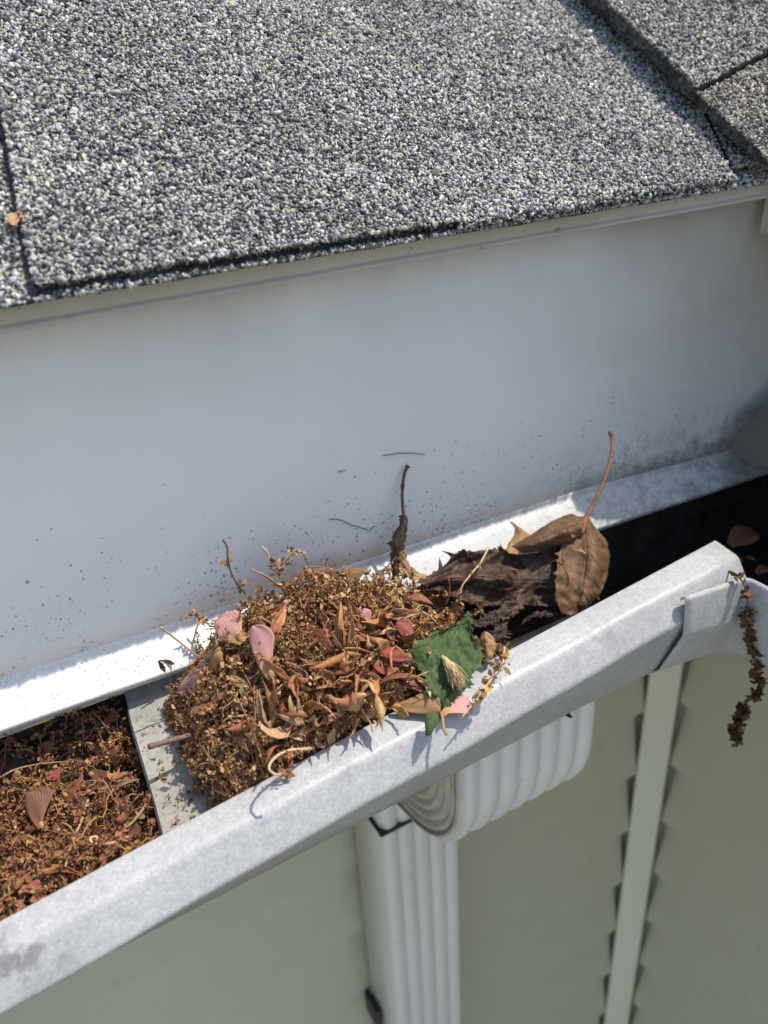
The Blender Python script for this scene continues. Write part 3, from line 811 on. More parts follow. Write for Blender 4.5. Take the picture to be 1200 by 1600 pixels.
PET = np.array([[0, -.16, 0], [0, .16, 0], [.55, -.46, .12], [.55, .46, .12], [1, -.18, .45], [1, .18, .45]])
PETF = np.array([[0, 2, 3, 1], [2, 4, 5, 3]])
def petals(cen, n_each, size, r, spread=1.0, pal=None):
    cen = np.repeat(cen, n_each, 0); n = len(cen)
    Rm = rand_rot(n, r); sz = size * np.exp(r.normal(0, .3, n))
    loc = PET[None] * np.stack([np.ones(n), r.uniform(.6, 1.2, n), r.uniform(.3, 1.6, n)], 1)[:, None]
    P = np.einsum('nij,nvj->nvi', Rm, loc) * sz[:, None, None] + (cen + r.normal(0, .0006 * spread, (n, 3)))[:, None]
    Fq = (PETF[None] + 6 * np.arange(n)[:, None, None]).reshape(-1, 4)
    ci = r.choice(len(pal), n); c = np.asarray(pal)[ci] * np.exp(r.normal(0, .22, (n, 1)))
    return P.reshape(-1, 3), Fq, np.repeat(c, 6, 0)
class Heap:
    def __init__(s): s.v, s.f, s.c, s.n = [], [], [], 0
    def add(s, v, f, c):
        v = np.asarray(v); s.v.append(v); s.f.append(np.asarray(f) + s.n); s.c.append(np.broadcast_to(c, (len(v), 3))); s.n += len(v)
    def stem(s, path, rad, c, sides=4):
        rows = tube(path, rad, sides)[0]; n = len(path)
        i, j = np.meshgrid(np.arange(n - 1), np.arange(sides), indexing='ij'); j2 = (j + 1) % sides
        f = np.stack([i * sides + j, i * sides + j2, (i + 1) * sides + j2, (i + 1) * sides + j], -1).reshape(-1, 4); s.add(rows, f, c)
    def done(s, name, label, parent=None, mat=None):
        o = mesh(name, np.vstack(s.v), np.vstack(s.f), mat or M['flower'], parent, cols=np.vstack(s.c).clip(0, 1))
        return o
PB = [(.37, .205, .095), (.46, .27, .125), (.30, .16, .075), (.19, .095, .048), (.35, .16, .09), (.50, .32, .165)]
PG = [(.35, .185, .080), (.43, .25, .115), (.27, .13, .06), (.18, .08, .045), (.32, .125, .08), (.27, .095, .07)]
def scatter(name, label, xr, n_str, n_loose, seed, pal, wx=None, fr=(.0, .006), ymax=.418, sprays=0):
    r = np.random.default_rng(seed); hp = Heap()
    for q in range(n_str):
        x = r.uniform(*xr) if wx is None else wx(r)
        y = r.uniform(lipy(x) + .002, ymax - .01); th = r.uniform(0, 6.28); ln = int(r.uniform(14, 34)); cur = r.normal(0, .12)
        up = r.uniform(*fr) + (r.uniform(0, .010) if r.random() < .22 else 0); pts = []
        for k in range(ln):
            if not (xr[0] - .004 < x < xr[1] + .004): break
            yl = lipy(x) + .0015
            if y < yl: th = -th; y = yl
            if y > ymax: break
            pts.append((x, y, field(x, y) + up + .003 * math.sin(k * .5 + q) + .0008 * r.normal()))
            th += cur * .35 + r.normal(0, .16); x += .0017 * math.cos(th); y += .0017 * math.sin(th)
        if len(pts) < 6: continue
        pts = np.array(pts); col = np.array([.34, .20, .09]) * r.uniform(.6, 1.35)
        hp.stem(pts, np.linspace(.00045, .00030, len(pts)) * r.uniform(.7, 1.4), col)
        if r.random() < .82:
            sel = pts[r.random(len(pts)) < .62]; sel = sel + r.normal(0, .0008, sel.shape)
            if len(sel): hp.add(*petals(sel, 7, .00165, r, 1.5, pal))
    for q in range(sprays):     # budded stems sticking up out of the heap
        x = r.uniform(.07, .235); y = r.uniform(.345, .398) if q % 3 else r.uniform(lipy(x) + .012, .345); p = np.array([x, y, field(x, y)])
        d = nrm(r.normal(0, 1, 3) * [1, .45, .3] + [0, 0, .55]); pts = []
        for k in range(int(r.uniform(9, 21))): pts.append(p.copy()); p = p + d * .0017; d = nrm(d + r.normal(0, .22, 3) + [0, 0, -.03])
        pts = np.array(pts); pts[:, 1] = np.minimum(pts[:, 1], .414); hp.stem(pts, np.linspace(.0006, .0003, len(pts)), np.array([.36, .22, .11]) * r.uniform(.6, 1.3))
        if q % 4: sel = pts[3:][r.random(len(pts) - 3) < .6]; hp.add(*petals(sel, 6, .0018, r, 1.5, pal))
    x = r.uniform(*xr, n_loose) if wx is None else np.array([wx(r) for _ in range(n_loose)])
    yl = lipy0 + (lipy1 - lipy0) * x; y = yl + .001 + (ymax - yl) * r.random(n_loose)
    hp.add(*petals(np.stack([x, y, field(x, y) + r.uniform(-.004, fr[1] * .8, n_loose)], 1), 6, .00165, r, 1.7, pal))
    o = hp.done(name, label); tag(o, label, None, None, 'stuff'); return o
lipy0 = lipy(0.0); lipy1 = lipy(1.0) - lipy(0.0) + lipy0
lipy1 = lipy0 + (lipy(1.0) - lipy(0.0))
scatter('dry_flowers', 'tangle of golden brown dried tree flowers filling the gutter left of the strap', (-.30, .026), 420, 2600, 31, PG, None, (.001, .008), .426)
scatter('dry_flowers', 'fuzzy heap of brown dried tree flowers piled over the gutter', (.050, .262), 560, 2700, 32, PB,
        lambda r: float(np.clip(.05 + .215 * r.beta(1.0, 2.1), .051, .262)), (-.002, .010), sprays=240)

# ------------------------------------------------------------------ leaf-like pieces
def orient(g, o, xd, zd):
    xd = nrm(xd); zd = np.asarray(zd, float); zd = nrm(zd - xd * (zd @ xd)); yd = np.cross(zd, xd)
    g = np.asarray(g); return o + g[..., :1] * xd + g[..., 1:2] * yd + g[..., 2:] * zd
def gridmesh(name, g, uv, mat, parent, thick=.0004, sm=True):
    v, f = loft(g); return mesh(name, v, f, mat, parent, sm, solid=thick, uv=uv)
VIEW = nrm(-fwd)
def samara(p0, p1, mat, label, width=.36, n=None, curl=.1, flip=1, group=None):
    L = np.linalg.norm(p1 - p0); t = np.linspace(0, 1, 18); vv = np.linspace(0, 1, 11)
    up = .09 + .05 * np.sin(t * 3.0); dn = .07 + (width - .10) * np.clip((t - .12) / .55, 0, 1) ** 1.2
    end = np.sqrt(np.clip(1 - np.clip((t - .72) / .285, 0, 1) ** 2, 0, 1)); up, dn = up * end, dn * end
    g = np.zeros((18, 11, 3)); r = np.random.default_rng(abs(int(p0[0] * 1e6)) % 99991)
    for i in range(18):
        y = up[i] + (-dn[i] - up[i]) * vv
        g[i, :, 0] = t[i]; g[i, :, 1] = y * flip + .05 * math.sin(t[i] * 2.5)
        g[i, :, 2] = curl * (t[i] ** 2) - .22 * (y ** 2) + .010 * np.sin(vv * 9 + t[i] * 6) + .02 * math.sin(t[i] * 5 + 1)
    uv = np.stack([np.repeat(t, 11), np.tile(vv, 18)], 1)
    n = VIEW * .6 + np.array([0, 0, .6]) + r.normal(0, .18, 3) if n is None else n
    th = thing('maple_samara', label, 'samara', (p0 + p1) / 2, group)
    gridmesh('wing', orient(g * L, p0, p1 - p0, n), uv, mat, th, .0005)
    a, b = np.meshgrid(np.linspace(0, 2 * math.pi, 9)[:-1], np.linspace(-1.5, 1.5, 6))
    e = np.stack([.08 + .10 * np.sin(b), .065 * np.cos(b) * np.cos(a), .02 + .04 * np.cos(b) * np.sin(a)], -1) * L
    v, f = loft(orient(e, p0, p1 - p0, n), True); mesh('nutlet', v, f, M['nutlet'], th, True)
    return th
def S2(a, b, mat, label, w=.36, lift=(.006, .008), **k):
    return samara(on_pile(*a, lift[0]), on_pile(*b, lift[1]), M[mat], label, w, **k)
S2(c4(488, 548), c4(362, 442), 'sam_pink', 'pale pink winged seed pointing up-left at the top of the heap', .38, (.014, .020), curl=.02)
S2(c4(618, 722), c4(535, 470), 'sam_pink', 'large pink winged seed with orange root end lying on the heap', .34, (.017, .019), curl=.02)
S2(c4(385, 605), c4(172, 768), 'sam_pink', 'slender pink and orange winged seed at the left shoulder of the heap', .16, (.016, .016), flip=-1, curl=.0)
S2(c4(640, 415), c4(690, 362), 'sam_pink', 'small pink wing tip peeking out behind the heap', .60, (.008, .012))
S2(c4(412, 712), c4(580, 862), 'sam_olive', 'olive tan winged seed shaded in the left middle of the heap', .28, (.011, .012), curl=.02)
S2(c4(1000, 655), c4(1005, 385), 'sam_brown', 'upright narrow rust winged seed in the middle of the heap', .17, (.008, .018))
S2(c4(905, 455), c4(1075, 412), 'sam_pink', 'dusky pink winged seed lying behind the upright rust one', .34, (.006, .010))
S2(c4(775, 212), c4(925, 232), 'sam_brown', 'reddish winged seed at the very top of the heap', .26, (.010, .012))
S2(c4(925, 232), c4(1060, 238), 'sam_tan', 'tan winged seed at the top right of the heap', .28, (.010, .012))
S2(c5(250, 975), c5(165, 880), 'sam_red', 'red winged seed left of the green leaf, uppermost of the red ones', .46, (.014, .018))
S2(c5(235, 1030), c5(75, 988), 'sam_red', 'long narrow red winged seed touching the green leaf', .18, (.016, .016))
S2(c5(245, 1065), c5(125, 1030), 'sam_red', 'short red winged seed below the long narrow red one', .36, (.014, .014))
S2(c5(165, 1075), c5(68, 1090), 'sam_red', 'broad dull red winged seed at the left of the red group', .50, (.013, .013))
S2(c5(190, 1160), c5(300, 1125), 'sam_brown', 'dark rusty winged seed half under the green leaf', .60, (.012, .012))
S2(c5(150, 1235), c5(350, 1262), 'sam_tan', 'tan and pink winged seed lying on the gutter lip below the heap', .40, (.007, .007), flip=-1)
S2(c5(362, 1275), c5(455, 1205), 'sam_pink', 'bright pink wing tip sticking out under the green leaf', .50, (.009, .009))
S2(c3(200, 1480), c3(140, 1318), 'sam_brown', 'veined brown winged seed standing in the left flower tangle', .55, (.008, .016))
S2(c3(420, 1225), c3(535, 1275), 'sam_brown', 'dusky winged seed at the lit top of the left flower tangle', .60, (.006, .008))
S2(c3(300, 1320), c3(400, 1400), 'sam_brown', 'crumpled purplish winged seed in the middle of the left tangle', .60, (.006, .006))
S2(c8(70, 590), c8(150, 545), 'sam_red', 'dull red winged seed low in the left tangle by the gutter lip', .55, (.006, .006))
S2(c8(370, 470), c8(430, 430), 'sam_red', 'reddish wing scrap of the left tangle close to the lip', .50, (.006, .006))
S2(c8(480, 390), c8(515, 330), 'sam_brown', 'brown winged seed beside the strap at the right of the left tangle', .50, (.006, .008))
S2(c3(240, 1160), c3(200, 1080), 'sam_brown', 'dark winged seed deep in the shaded back of the left gutter', .55, (.004, .012))
S2(c3(200, 1260), c3(280, 1215), 'sam_red', 'shaded red winged seed above the veined brown one', .55, (.004, .008))
S2(c3(500, 1130), c3(580, 1150), 'sam_brown', 'brown winged seed near the strap in the shaded back', .45, (.006, .010))
S2(c3(490, 1000), c3(540, 930), 'sam_brown', 'very dark winged seed under the fascia lip left of the strap', .55, (.004, .010))

S2(c5(60, 900), c5(140, 860), 'sam_red', 'red winged seed behind the red group, near the torn leaf', .40, (.008, .010))
S2(c5(20, 960), c5(-60, 1000), 'sam_brown', 'rust winged seed left of the red group', .36, (.008, .010))
S2(c4(1090, 690), c4(1190, 640), 'sam_red', 'dull red winged seed under the long narrow red one', .46, (.009, .010), flip=-1)
S2(c4(1085, 500), c4(1180, 470), 'sam_red', 'deep red winged seed at the back of the coarse bits', .40, (.008, .012))
S2(c4(820, 350), c4(680, 290), 'sam_brown', 'long brown winged seed slanting near the top of the heap', .20, (.010, .014))
# curled bud scales: the coarse bits in the right half of the heap
def bud_scale(p, d, n, L, wd, curl, cup, col, lab, grp):
    t = np.linspace(0, 1, 9); vv = np.linspace(-1, 1, 5); g = np.zeros((9, 5, 3))
    q = np.random.default_rng(int(abs(p[0] * 7e5 + p[1] * 3e5 + L * 1e6)) % 999983)
    pk = q.uniform(.25, .6); wp = wd * np.clip(np.where(t < pk, .25 + .75 * t / pk, 1 - ((t - pk) / (1 - pk)) ** 1.4), .05, 1) * q.uniform(.8, 1.2, 9)
    ang = curl * t + q.normal(0, .16, 9); cx = np.concatenate([[0], np.cumsum(np.cos(ang[1:]))]) / 8; cz = np.concatenate([[0], np.cumsum(np.sin(ang[1:]))]) / 8
    tw = q.normal(0, .9); side = q.normal(0, .25)
    for i in range(9):
        yy = vv * wp[i]; zz = cup * (vv ** 2) * wp[i] + q.normal(0, .012, 5); a = tw * t[i]
        yy, zz = yy * math.cos(a) - zz * math.sin(a), yy * math.sin(a) + zz * math.cos(a)
        g[i, :, 0] = cx[i] - math.sin(ang[i]) * zz; g[i, :, 1] = yy + side * t[i] ** 2
        g[i, :, 2] = cz[i] + math.cos(ang[i]) * zz
    v, f = loft(orient(g * L, p, d, n))
    cc = np.asarray(col) * (np.linspace(.8, 1.2, 9)[:, None, None] * np.ones((9, 5, 1))); cc = cc.reshape(-1, 3)
    o = mesh('bud_scale', v, f, M['scale'], None, True, cols=cc.clip(0, 1), solid=.0003)
    return tag(o, lab, 'bud scale', grp)
r = np.random.default_rng(55)
SC = [(.54, .29, .12), (.47, .22, .085), (.60, .37, .18), (.40, .17, .08), (.50, .22, .10), (.32, .12, .06), (.56, .36, .20)]
def scale_label(px, py, ylo):
    row = 'close to the lip' if py > ylo - 60 else ('midway up' if py > ylo - 125 else 'near the back')
    c_ = 'left of the green leaf' if px > 630 else ('below the red winged seeds' if px > 570 else ('around the upright rust seed' if px > 510 else 'beside the grey husk'))
    tone = 'pale' if sum(SCC) > .95 else ('rusty' if sum(SCC) < .72 else 'orange brown')
    return tone + ' curled bud scale ' + c_ + ', ' + row
for i in range(210):
    px = float(np.clip(r.normal(560, 85), 425, 745)); ylo = 1215 - (px - 380) * .46; py = r.uniform(ylo - 165 - max(0, 600 - px) * .25, ylo - 12)
    if px > 650 and 960 < py < 1110: px -= 110
    SCC = np.array(SC[r.integers(len(SC))]) * r.uniform(.75, 1.15)
    p = on_pile(px, py, r.uniform(.005, .016)); d = r.normal(0, 1, 3) * [1, .7, .8]
    bud_scale(p, d, nrm(VIEW + r.normal(0, .9, 3)), r.uniform(.013, .033), r.uniform(.06, .16), r.uniform(-1.2, 3.8), r.uniform(-.2, 1.3), SCC,
              scale_label(px, py, ylo), 'bud scales in the right half of the heap')
for i in range(26):
    px = r.uniform(255, 440); py = r.uniform(1010, 1180) - (px - 255) * .2
    p = on_pile(px, py, r.uniform(.003, .008)); d = r.normal(0, 1, 3) * [1, .7, .45]
    bud_scale(p, d, nrm(VIEW + r.normal(0, .7, 3)), r.uniform(.008, .016), r.uniform(.08, .2), r.uniform(0, 2.6), r.uniform(.2, 1.0), SC[r.integers(len(SC))] * r.uniform(.7, 1.0, 1),
              'dry brown bud scale among fine flowers, ' + ('left shoulder of the heap' if px < 320 else ('around the olive winged seed' if px < 385 else 'below the pink winged seeds')), 'bud scales in the left half of the heap')
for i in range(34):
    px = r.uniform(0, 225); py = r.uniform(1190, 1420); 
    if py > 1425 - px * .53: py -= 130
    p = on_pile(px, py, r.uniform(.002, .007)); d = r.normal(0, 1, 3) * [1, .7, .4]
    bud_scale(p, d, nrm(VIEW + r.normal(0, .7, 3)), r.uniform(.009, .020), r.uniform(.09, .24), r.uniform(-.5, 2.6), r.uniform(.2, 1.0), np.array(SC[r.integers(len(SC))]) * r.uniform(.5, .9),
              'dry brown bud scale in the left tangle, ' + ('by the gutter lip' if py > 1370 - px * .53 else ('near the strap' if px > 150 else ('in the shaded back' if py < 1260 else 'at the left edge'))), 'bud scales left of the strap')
for (a, b, L, wd, cu, col, lab) in [
        (c4(800, 975), c4(675, 1010), .017, .20, .8, (.62, .40, .19), 'pale orange boat-shaped bud scale low on the front of the heap'),
        (c4(790, 960), c4(800, 875), .013, .22, .9, (.66, .40, .18), 'upright orange bud scale above the boat-shaped one'),
        (c4(430, 940), c4(550, 1080), .020, .14, .4, (.46, .22, .10), 'long rust sliver slanting down the front of the heap'),
        (c4(880, 1030), c4(930, 945), .015, .22, 1.2, (.62, .42, .22), 'pale curled bud scale at the front right, over the lip'),
        (c4(1000, 690), c4(925, 660), .014, .26, .9, (.66, .40, .17), 'bright orange two-pointed bud scale in the middle of the heap'),
        (c4(780, 640), c4(855, 665), .015, .22, 1.6, (.58, .35, .15), 'arched orange bud scale above the grey husk'),
        (c5(140, 1240), c5(240, 1275), .018, .18, 1.0, (.66, .37, .13), 'glossy orange bud scale resting on the gutter lip'),
        (c5(50, 1190), c5(65, 1130), .014, .35, .5, (.50, .25, .07), 'shiny amber bud scale left of the dark rusty seed'),
        (c4(700, 740), c4(840, 690), .020, .34, 1.2, (.42, .34, .24), 'grey brown papery husk in the centre of the heap'),
        (c4(860, 670), c4(900, 740), .014, .42, .4, (.36, .31, .24), 'grey papery scrap right of the husk')]:
    p0, p1 = on_pile(*a, .009), on_pile(*b, .011)
    bud_scale(p0, p1 - p0, VIEW + np.array([0, 0, .3]), np.linalg.norm(p1 - p0) * 1.05, wd, cu, .5, col, lab, None)

# ------------------------------------------------------------------ twigs, stalks and straws
def stem_thing(name, label, cat, pts, rad, mat, buds=None, bcol=PB, bsz=.0024, nper=5, seed=1, tipr=.6, n=36):
    path = smooth_path(pts, n); rad = np.linspace(rad, rad * tipr, n) * .72 * (1 + .07 * np.sin(np.arange(n) * .9) + .05 * np.sin(np.arange(n) * 2.3 + 1))
    th = thing(name, label, cat, path[path[:, 2].argmin()])
    v, f = tube(path, rad, 7); mesh('stem', v, f, M[mat], th, True)
    if buds is not None:
        r = np.random.default_rng(seed); hp = Heap()
        c = np.array([path[min(n - 1, int(b * (n - 1)))] for b in buds]); c = c + r.normal(0, .0009, c.shape)
        hp.add(*petals(c, nper, bsz, r, 1.6, bcol)); hp.done('flower_buds', None, th)
    return th
Y = lambda pts, fn, ys: [at_y(*fn(*p), y) for p, y in zip(pts, np.linspace(ys[0], ys[1], len(pts)))]
stem_thing('twig', 'hooked dark twig standing up against the fascia above the heap', 'twig', Y([(385, 70), (405, 105), (408, 165), (430, 240), (470, 300), (520, 365), (570, 420)], c4, (.402, .385)), .0009, 'twig_dark', [.30, .36, .6, .64, .66, .85, .88, .9], seed=3)
stem_thing('straw', 'pale straw slanting out left of the heap, lower of the pair', 'straw', Y([(92, 480), (135, 512), (180, 548), (268, 618)], c4, (.372, .378)), .0010, 'straw')
stem_thing('straw', 'pale bent straw left of the heap, upper of the pair', 'straw', Y([(310, 432), (268, 470), (248, 540), (230, 610)], c4, (.378, .378)), .0009, 'straw')
stem_thing('twig', 'short pale twig rising from the top of the heap', 'twig', Y([(565, 103), (590, 125), (605, 165), (625, 205), (655, 255)], c4, (.398, .392)), .0011, 'straw', [.55, .6, .65, .9], seed=4)
stem_thing('twig', 'arching budded twig at the top of the heap', 'twig', Y([(655, 192), (690, 150), (730, 118), (768, 145), (788, 205)], c4, (.392, .398)), .0009, 'twig', [0, .05, .1, .15, .4, .5, .55, .6], seed=5)
stem_thing('twig', 'sharp brown sliver pointing left from the top of the heap', 'twig', Y([(515, 208), (585, 240), (660, 292), (760, 340)], c4, (.392, .388)), .0009, 'twig', tipr=1.7)
stem_thing('twig', 'thin dark twig between the heap and the upright dark leaf', 'twig', Y([(1200, 150), (1130, 220), (1060, 292), (1000, 365)], c4, (.392, .385)), .0008, 'twig_dark', [.35, .4], seed=6)
stem_thing('stick', 'grey brown broken stick poking out over the strap', 'stick', Y([(38, 1040), (100, 1022), (170, 1003), (260, 980)], c4, (.340, .345)), .0024, 'stick', tipr=.85)
HKP = (np.array([.10, .291, -.3060]), np.array([0, -.13, 1.0]))
stem_thing('stem', 'fuzzy tan stem curled into a hook at the front of the heap', 'stem', [at_pl(*c4(*p), *HKP) + SUN * h for p, h in zip([(790, 1085), (710, 1145), (640, 1190), (575, 1240), (532, 1290), (520, 1330), (545, 1354), (578, 1348)], [.006, .014, .020, .024, .026, .027, .027, .026])], .0013, 'straw', np.linspace(0, .45, 10), bsz=.0016, seed=7)
stem_thing('stem', 'small tan curl at the foot of the heap on the gutter lip', 'stem', [on_pile(*c4(*p), .006) for p in [(505, 1245), (460, 1250), (440, 1225), (455, 1203), (490, 1212), (480, 1232)]], .0014, 'straw')
stem_thing('stem', 'tan stem with a coiled end in the left tangle', 'stem', [on_pile(*c8(*p), .010) for p in [(480, 380), (430, 400), (380, 408), (345, 400), (340, 382), (362, 378), (365, 395)]], .0014, 'straw')
stem_thing('stem', 'long budded stem along the right side of the left tangle', 'stem', [on_pile(*c8(*p), .012) for p in [(620, 160), (580, 190), (545, 260), (500, 320), (450, 360)]], .0014, 'twig', np.linspace(0, .6, 14), PG, seed=8)
stem_thing('stem', 'thin tan stem upright in the middle of the left tangle', 'stem', [on_pile(*c8(*p), .010) for p in [(330, 240), (305, 320), (270, 400), (245, 490)]], .0010, 'straw', np.linspace(0, 1, 12), PG, seed=9)
stem_thing('stem', 'dark straight stem across the shaded back of the left gutter', 'stem', [on_pile(*c8(*p), .008) for p in [(0, 155), (60, 125), (150, 105), (260, 95)]], .0009, 'twig')
for k in range(30):
    rr = np.random.default_rng(900 + k); px, py = (rr.uniform(300, 640), 0); py = 1205 - (px - 380) * .46 - rr.uniform(30, 220)
    a = rr.uniform(0, 6.28); pts = []
    for q in range(6):
        pts.append(on_pile(px, py, .011 + .004 * math.sin(q * 1.3 + k))); px += 13 * math.cos(a); py += 13 * math.sin(a); a += rr.normal(0, .5)
    th = stem_thing('stem', 'thin ' + ['brown', 'pale'][k % 2] + ' wavy dry flower stem loose on the heap' + (', budded' if k % 3 else ', bare'), 'stem', pts, .0009, ['twig', 'straw'][k % 2], np.linspace(.1, .9, 7) if k % 3 else None, seed=40 + k)
    th['group'] = 'loose flower stems on the heap'

# hanging strand at the right and sprig on the lip
hang = [at_y(*c6(*p), y) for p, y in zip([(560, 790), (578, 835), (615, 855), (648, 900), (660, 970), (663, 1060), (690, 1190), (703, 1300), (655, 1350), (625, 1420), (615, 1505)],
        [.312, .292, .278, .270, .266, .265, .264, .264, .264, .264, .264])]
HB = [(.16, .085, .045), (.20, .11, .055), (.12, .06, .032)]
r = np.random.default_rng(12)
stem_thing('flower_strand', 'dangling strand of dried flowers hanging off the gutter corner at right', 'strand', hang, .0010, 'twig_dark',
           np.concatenate([[.24, .25, .33, .34, .35, .36, .37], np.sort(np.concatenate([r.normal(c, .012, 9) for c in (.46, .50, .54, .58, .62, .67, .72, .76)])), np.sort(r.uniform(.83, 1.0, 70))]), HB, .0036, 4, 13, n=70)
LPL = (np.array([.22, .2995, -.2965]), np.array([0, -.38, .92]))
SPG = [at_pl(*c5(*p), LPL[0], LPL[1], l) for p, l in zip([(622, 985), (615, 1050), (572, 1115), (532, 1165), (500, 1212), (440, 1285)], [.006, .009, .010, .012, .013, .012])]
stem_thing('flower_strand', 'short tan flower sprig lying across the sunlit gutter lip', 'strand', SPG, .0011, 'straw', [.0, .05, .08, .12, .16, .2, .24, .28, .42, .46, .5, .52, .66, .7, .72, .74, .78, .86], [(.5, .30, .13), (.42, .23, .10), (.36, .18, .08)], .0028, 5, 14)
HK = [at_pl(*c4(*p), LPL[0] + np.array([0, 0, -.006]), LPL[1], l) for p, l in zip([(700, 1150), (690, 1168), (672, 1172), (650, 1165)], [.004, .006, .007, .006])]
stem_thing('flower_strand', 'tiny reddish flower scrap on the gutter lip below the heap', 'strand', HK, .0009, 'twig_red', [.1, .3, .6, .9], [(.36, .15, .08), (.42, .22, .12)], .0024, 5, 15)

# ------------------------------------------------------------------ big leaves
def leafpatch(name, ctrl, lifts, pl, fn, mat, parent, nu=34, nv=24, crumple=.0012, ragv=0.0, seed=1, fr=60, tear=0.0):
    rows = [[at_pl(*fn(*p), pl[0], pl[1], l) for p, l in zip(row, lr)] for row, lr in zip(ctrl, lifts)]
    g, uv = patch(rows, nu, nv); fl = g.reshape(-1, 3)
    d = vnoise(fl * fr * 3, seed) * crumple + vnoise(fl * fr * 9, seed + 5) * crumple * .35
    fl = fl + d[:, None] * nrm(pl[1]); g = fl.reshape(g.shape)
    if ragv:
        r = np.random.default_rng(seed)
        for j, s in ((0, 1), (-1, -1)):
            e = np.abs(r.normal(0, ragv, nu)); e[r.random(nu) < .13] *= 3.2; g[:, j] += (g[:, 1 if s > 0 else -2] - g[:, j]) * 0 + e[:, None] * nrm(g[nu // 2, j] - g[nu // 2, nv // 2])
    v, f = loft(g)
    if tear:
        cen = np.array([v[list(q)].mean(0) for q in f]); cu = np.array([uv[list(q)].mean(0) for q in f])
        ed = np.abs(cu[:, 1] - .5) * 2; nz_ = vnoise(cen * 420, seed + 9)
        f = [q for q, a, e in zip(f, nz_, ed) if a < tear + 1.5 * (1 - e)]
    return mesh(name, v, f, M[mat], parent, True, solid=.00035, uv=uv)
BP = (np.array([.30, .358, -.292]), np.array([0, -.62, .78]))
bl = thing('dead_leaf', 'large curled brown dead leaf with upright stalk lying in the gutter', 'leaf', at_pl(*c5(700, 780), *BP))
ct_ = [[(255, 712), (258, 716), (262, 721), (266, 726), (270, 731)],
       [(365, 640), (370, 668), (376, 700), (383, 735), (390, 768)],
       [(425, 585), (432, 635), (440, 690), (452, 745), (468, 792)],
       [(540, 574), (550, 632), (560, 690), (572, 750), (588, 812)],
       [(640, 566), (650, 632), (665, 700), (680, 760), (702, 803)],
       [(730, 588), (740, 642), (755, 700), (770, 760), (792, 806)],
       [(850, 545), (858, 620), (868, 700), (874, 770), (880, 848)]]
lf_ = [[0, .0, .0, .0, 0], [.004, .001, .007, .001, .004], [.006, -.001, .009, .002, .006], [.007, .002, .011, .001, -.002], [.004, -.002, .010, .004, .007], [.006, .002, .004, -.003, .002], [.004, .008, .012, .006, -.004]]
leafpatch('blade', ct_, lf_, BP, c5, 'leaf_dark', bl, 64, 34, .0024, .0009, 3, 42)
ct_ = [[(925, 448), (955, 432), (985, 438), (1003, 468)], [(872, 545), (935, 520), (1000, 515), (1048, 525)], [(850, 620), (930, 612), (1012, 600), (1070, 600)],
       [(842, 700), (920, 702), (1000, 700), (1058, 690)], [(850, 785), (910, 792), (970, 785), (1030, 755)], [(872, 848), (905, 853), (935, 842), (965, 825)]]
lf_ = [[.004, .006, .006, .002], [.012, .010, .015, .004], [.016, .011, .018, .004], [.013, .012, .016, .002], [.011, .007, .012, .003], [.004, .004, .005, .0]]
leafpatch('blade_lobe', ct_, lf_, BP, c5, 'leaf_brown', bl, 44, 38, .0017, .0005, 9, 34)
ct_ = [[(655, 556), (660, 562), (664, 569), (668, 578)], [(735, 508), (735, 530), (737, 550), (742, 576)], [(820, 454), (825, 486), (830, 520), (835, 550)],
       [(900, 421), (900, 456), (900, 492), (893, 535)], [(962, 430), (962, 452), (956, 478), (945, 506)]]
lf_ = [[.004] * 4, [.010, .016, .018, .012], [.012, .022, .024, .014], [.010, .022, .026, .016], [.006, .014, .018, .014]]
leafpatch('folded_flap', ct_, lf_, BP, c5, 'leaf_brown', bl, 36, 20, .0014, .0004, 17, 40)
ct_ = [[(655, 450), (662, 458), (668, 466)], [(668, 500), (700, 500), (728, 505)], [(640, 552), (690, 550), (735, 545)], [(640, 585), (700, 590), (768, 582)]]
leafpatch('leaf_scrap', ct_, [[-.004, -.004, -.004], [-.002, .004, .0], [.002, .006, .004], [.006, .008, .010]], BP, c5, 'leaf_tan', bl, 22, 14, .0010, .0006, 21)
stk = [at_pl(*c5(*p), BP[0], BP[1], l) for p, l in zip([(1074, 66), (1082, 110), (1078, 170), (1045, 280), (1008, 360), (975, 425), (940, 500)], [.030, .029, .027, .022, .018, .014, .014])]
path = smooth_path(stk, 40); rad = np.interp(np.linspace(0, 1, 40), [0, .04, .1, .7, .85, 1], [.0019, .0019, .0014, .0015, .0021, .0034])
v, f = tube(path, rad, 8); mesh('leaf_stalk', v, f, M['twig_red'], bl, True)
for k, (a, b) in enumerate([((470, 800), (560, 770)), ((640, 640), (700, 700)), ((900, 560), (985, 610)), ((840, 610), (885, 680)), ((620, 740), (690, 735)), ((1015, 770), (1045, 785)), ((905, 500), (940, 560))]):
    p0, p1 = [at_pl(*c5(*q), BP[0], BP[1], l) for q, l in ((a, .024), (b, .026))]
    bud_scale(p0, p1 - p0, VIEW, np.linalg.norm(p1 - p0), .09, 1.6, .8, np.array(SC[k % 7]) * .7, 'small tan scrap stuck on the big brown dead leaf', 'scraps on the big brown leaf')
stem_thing('stem', 'thin tan flower stem lying across the torn dark leaf', 'stem', [at_pl(*c5(*p), BP[0], BP[1], l) for p, l in zip([(555, 560), (520, 625), (475, 680), (440, 730), (435, 790)], [.006, .016, .018, .016, .012])], .0010, 'straw', [.3, .34, .4, .8, .85, .9, 1], seed=16)
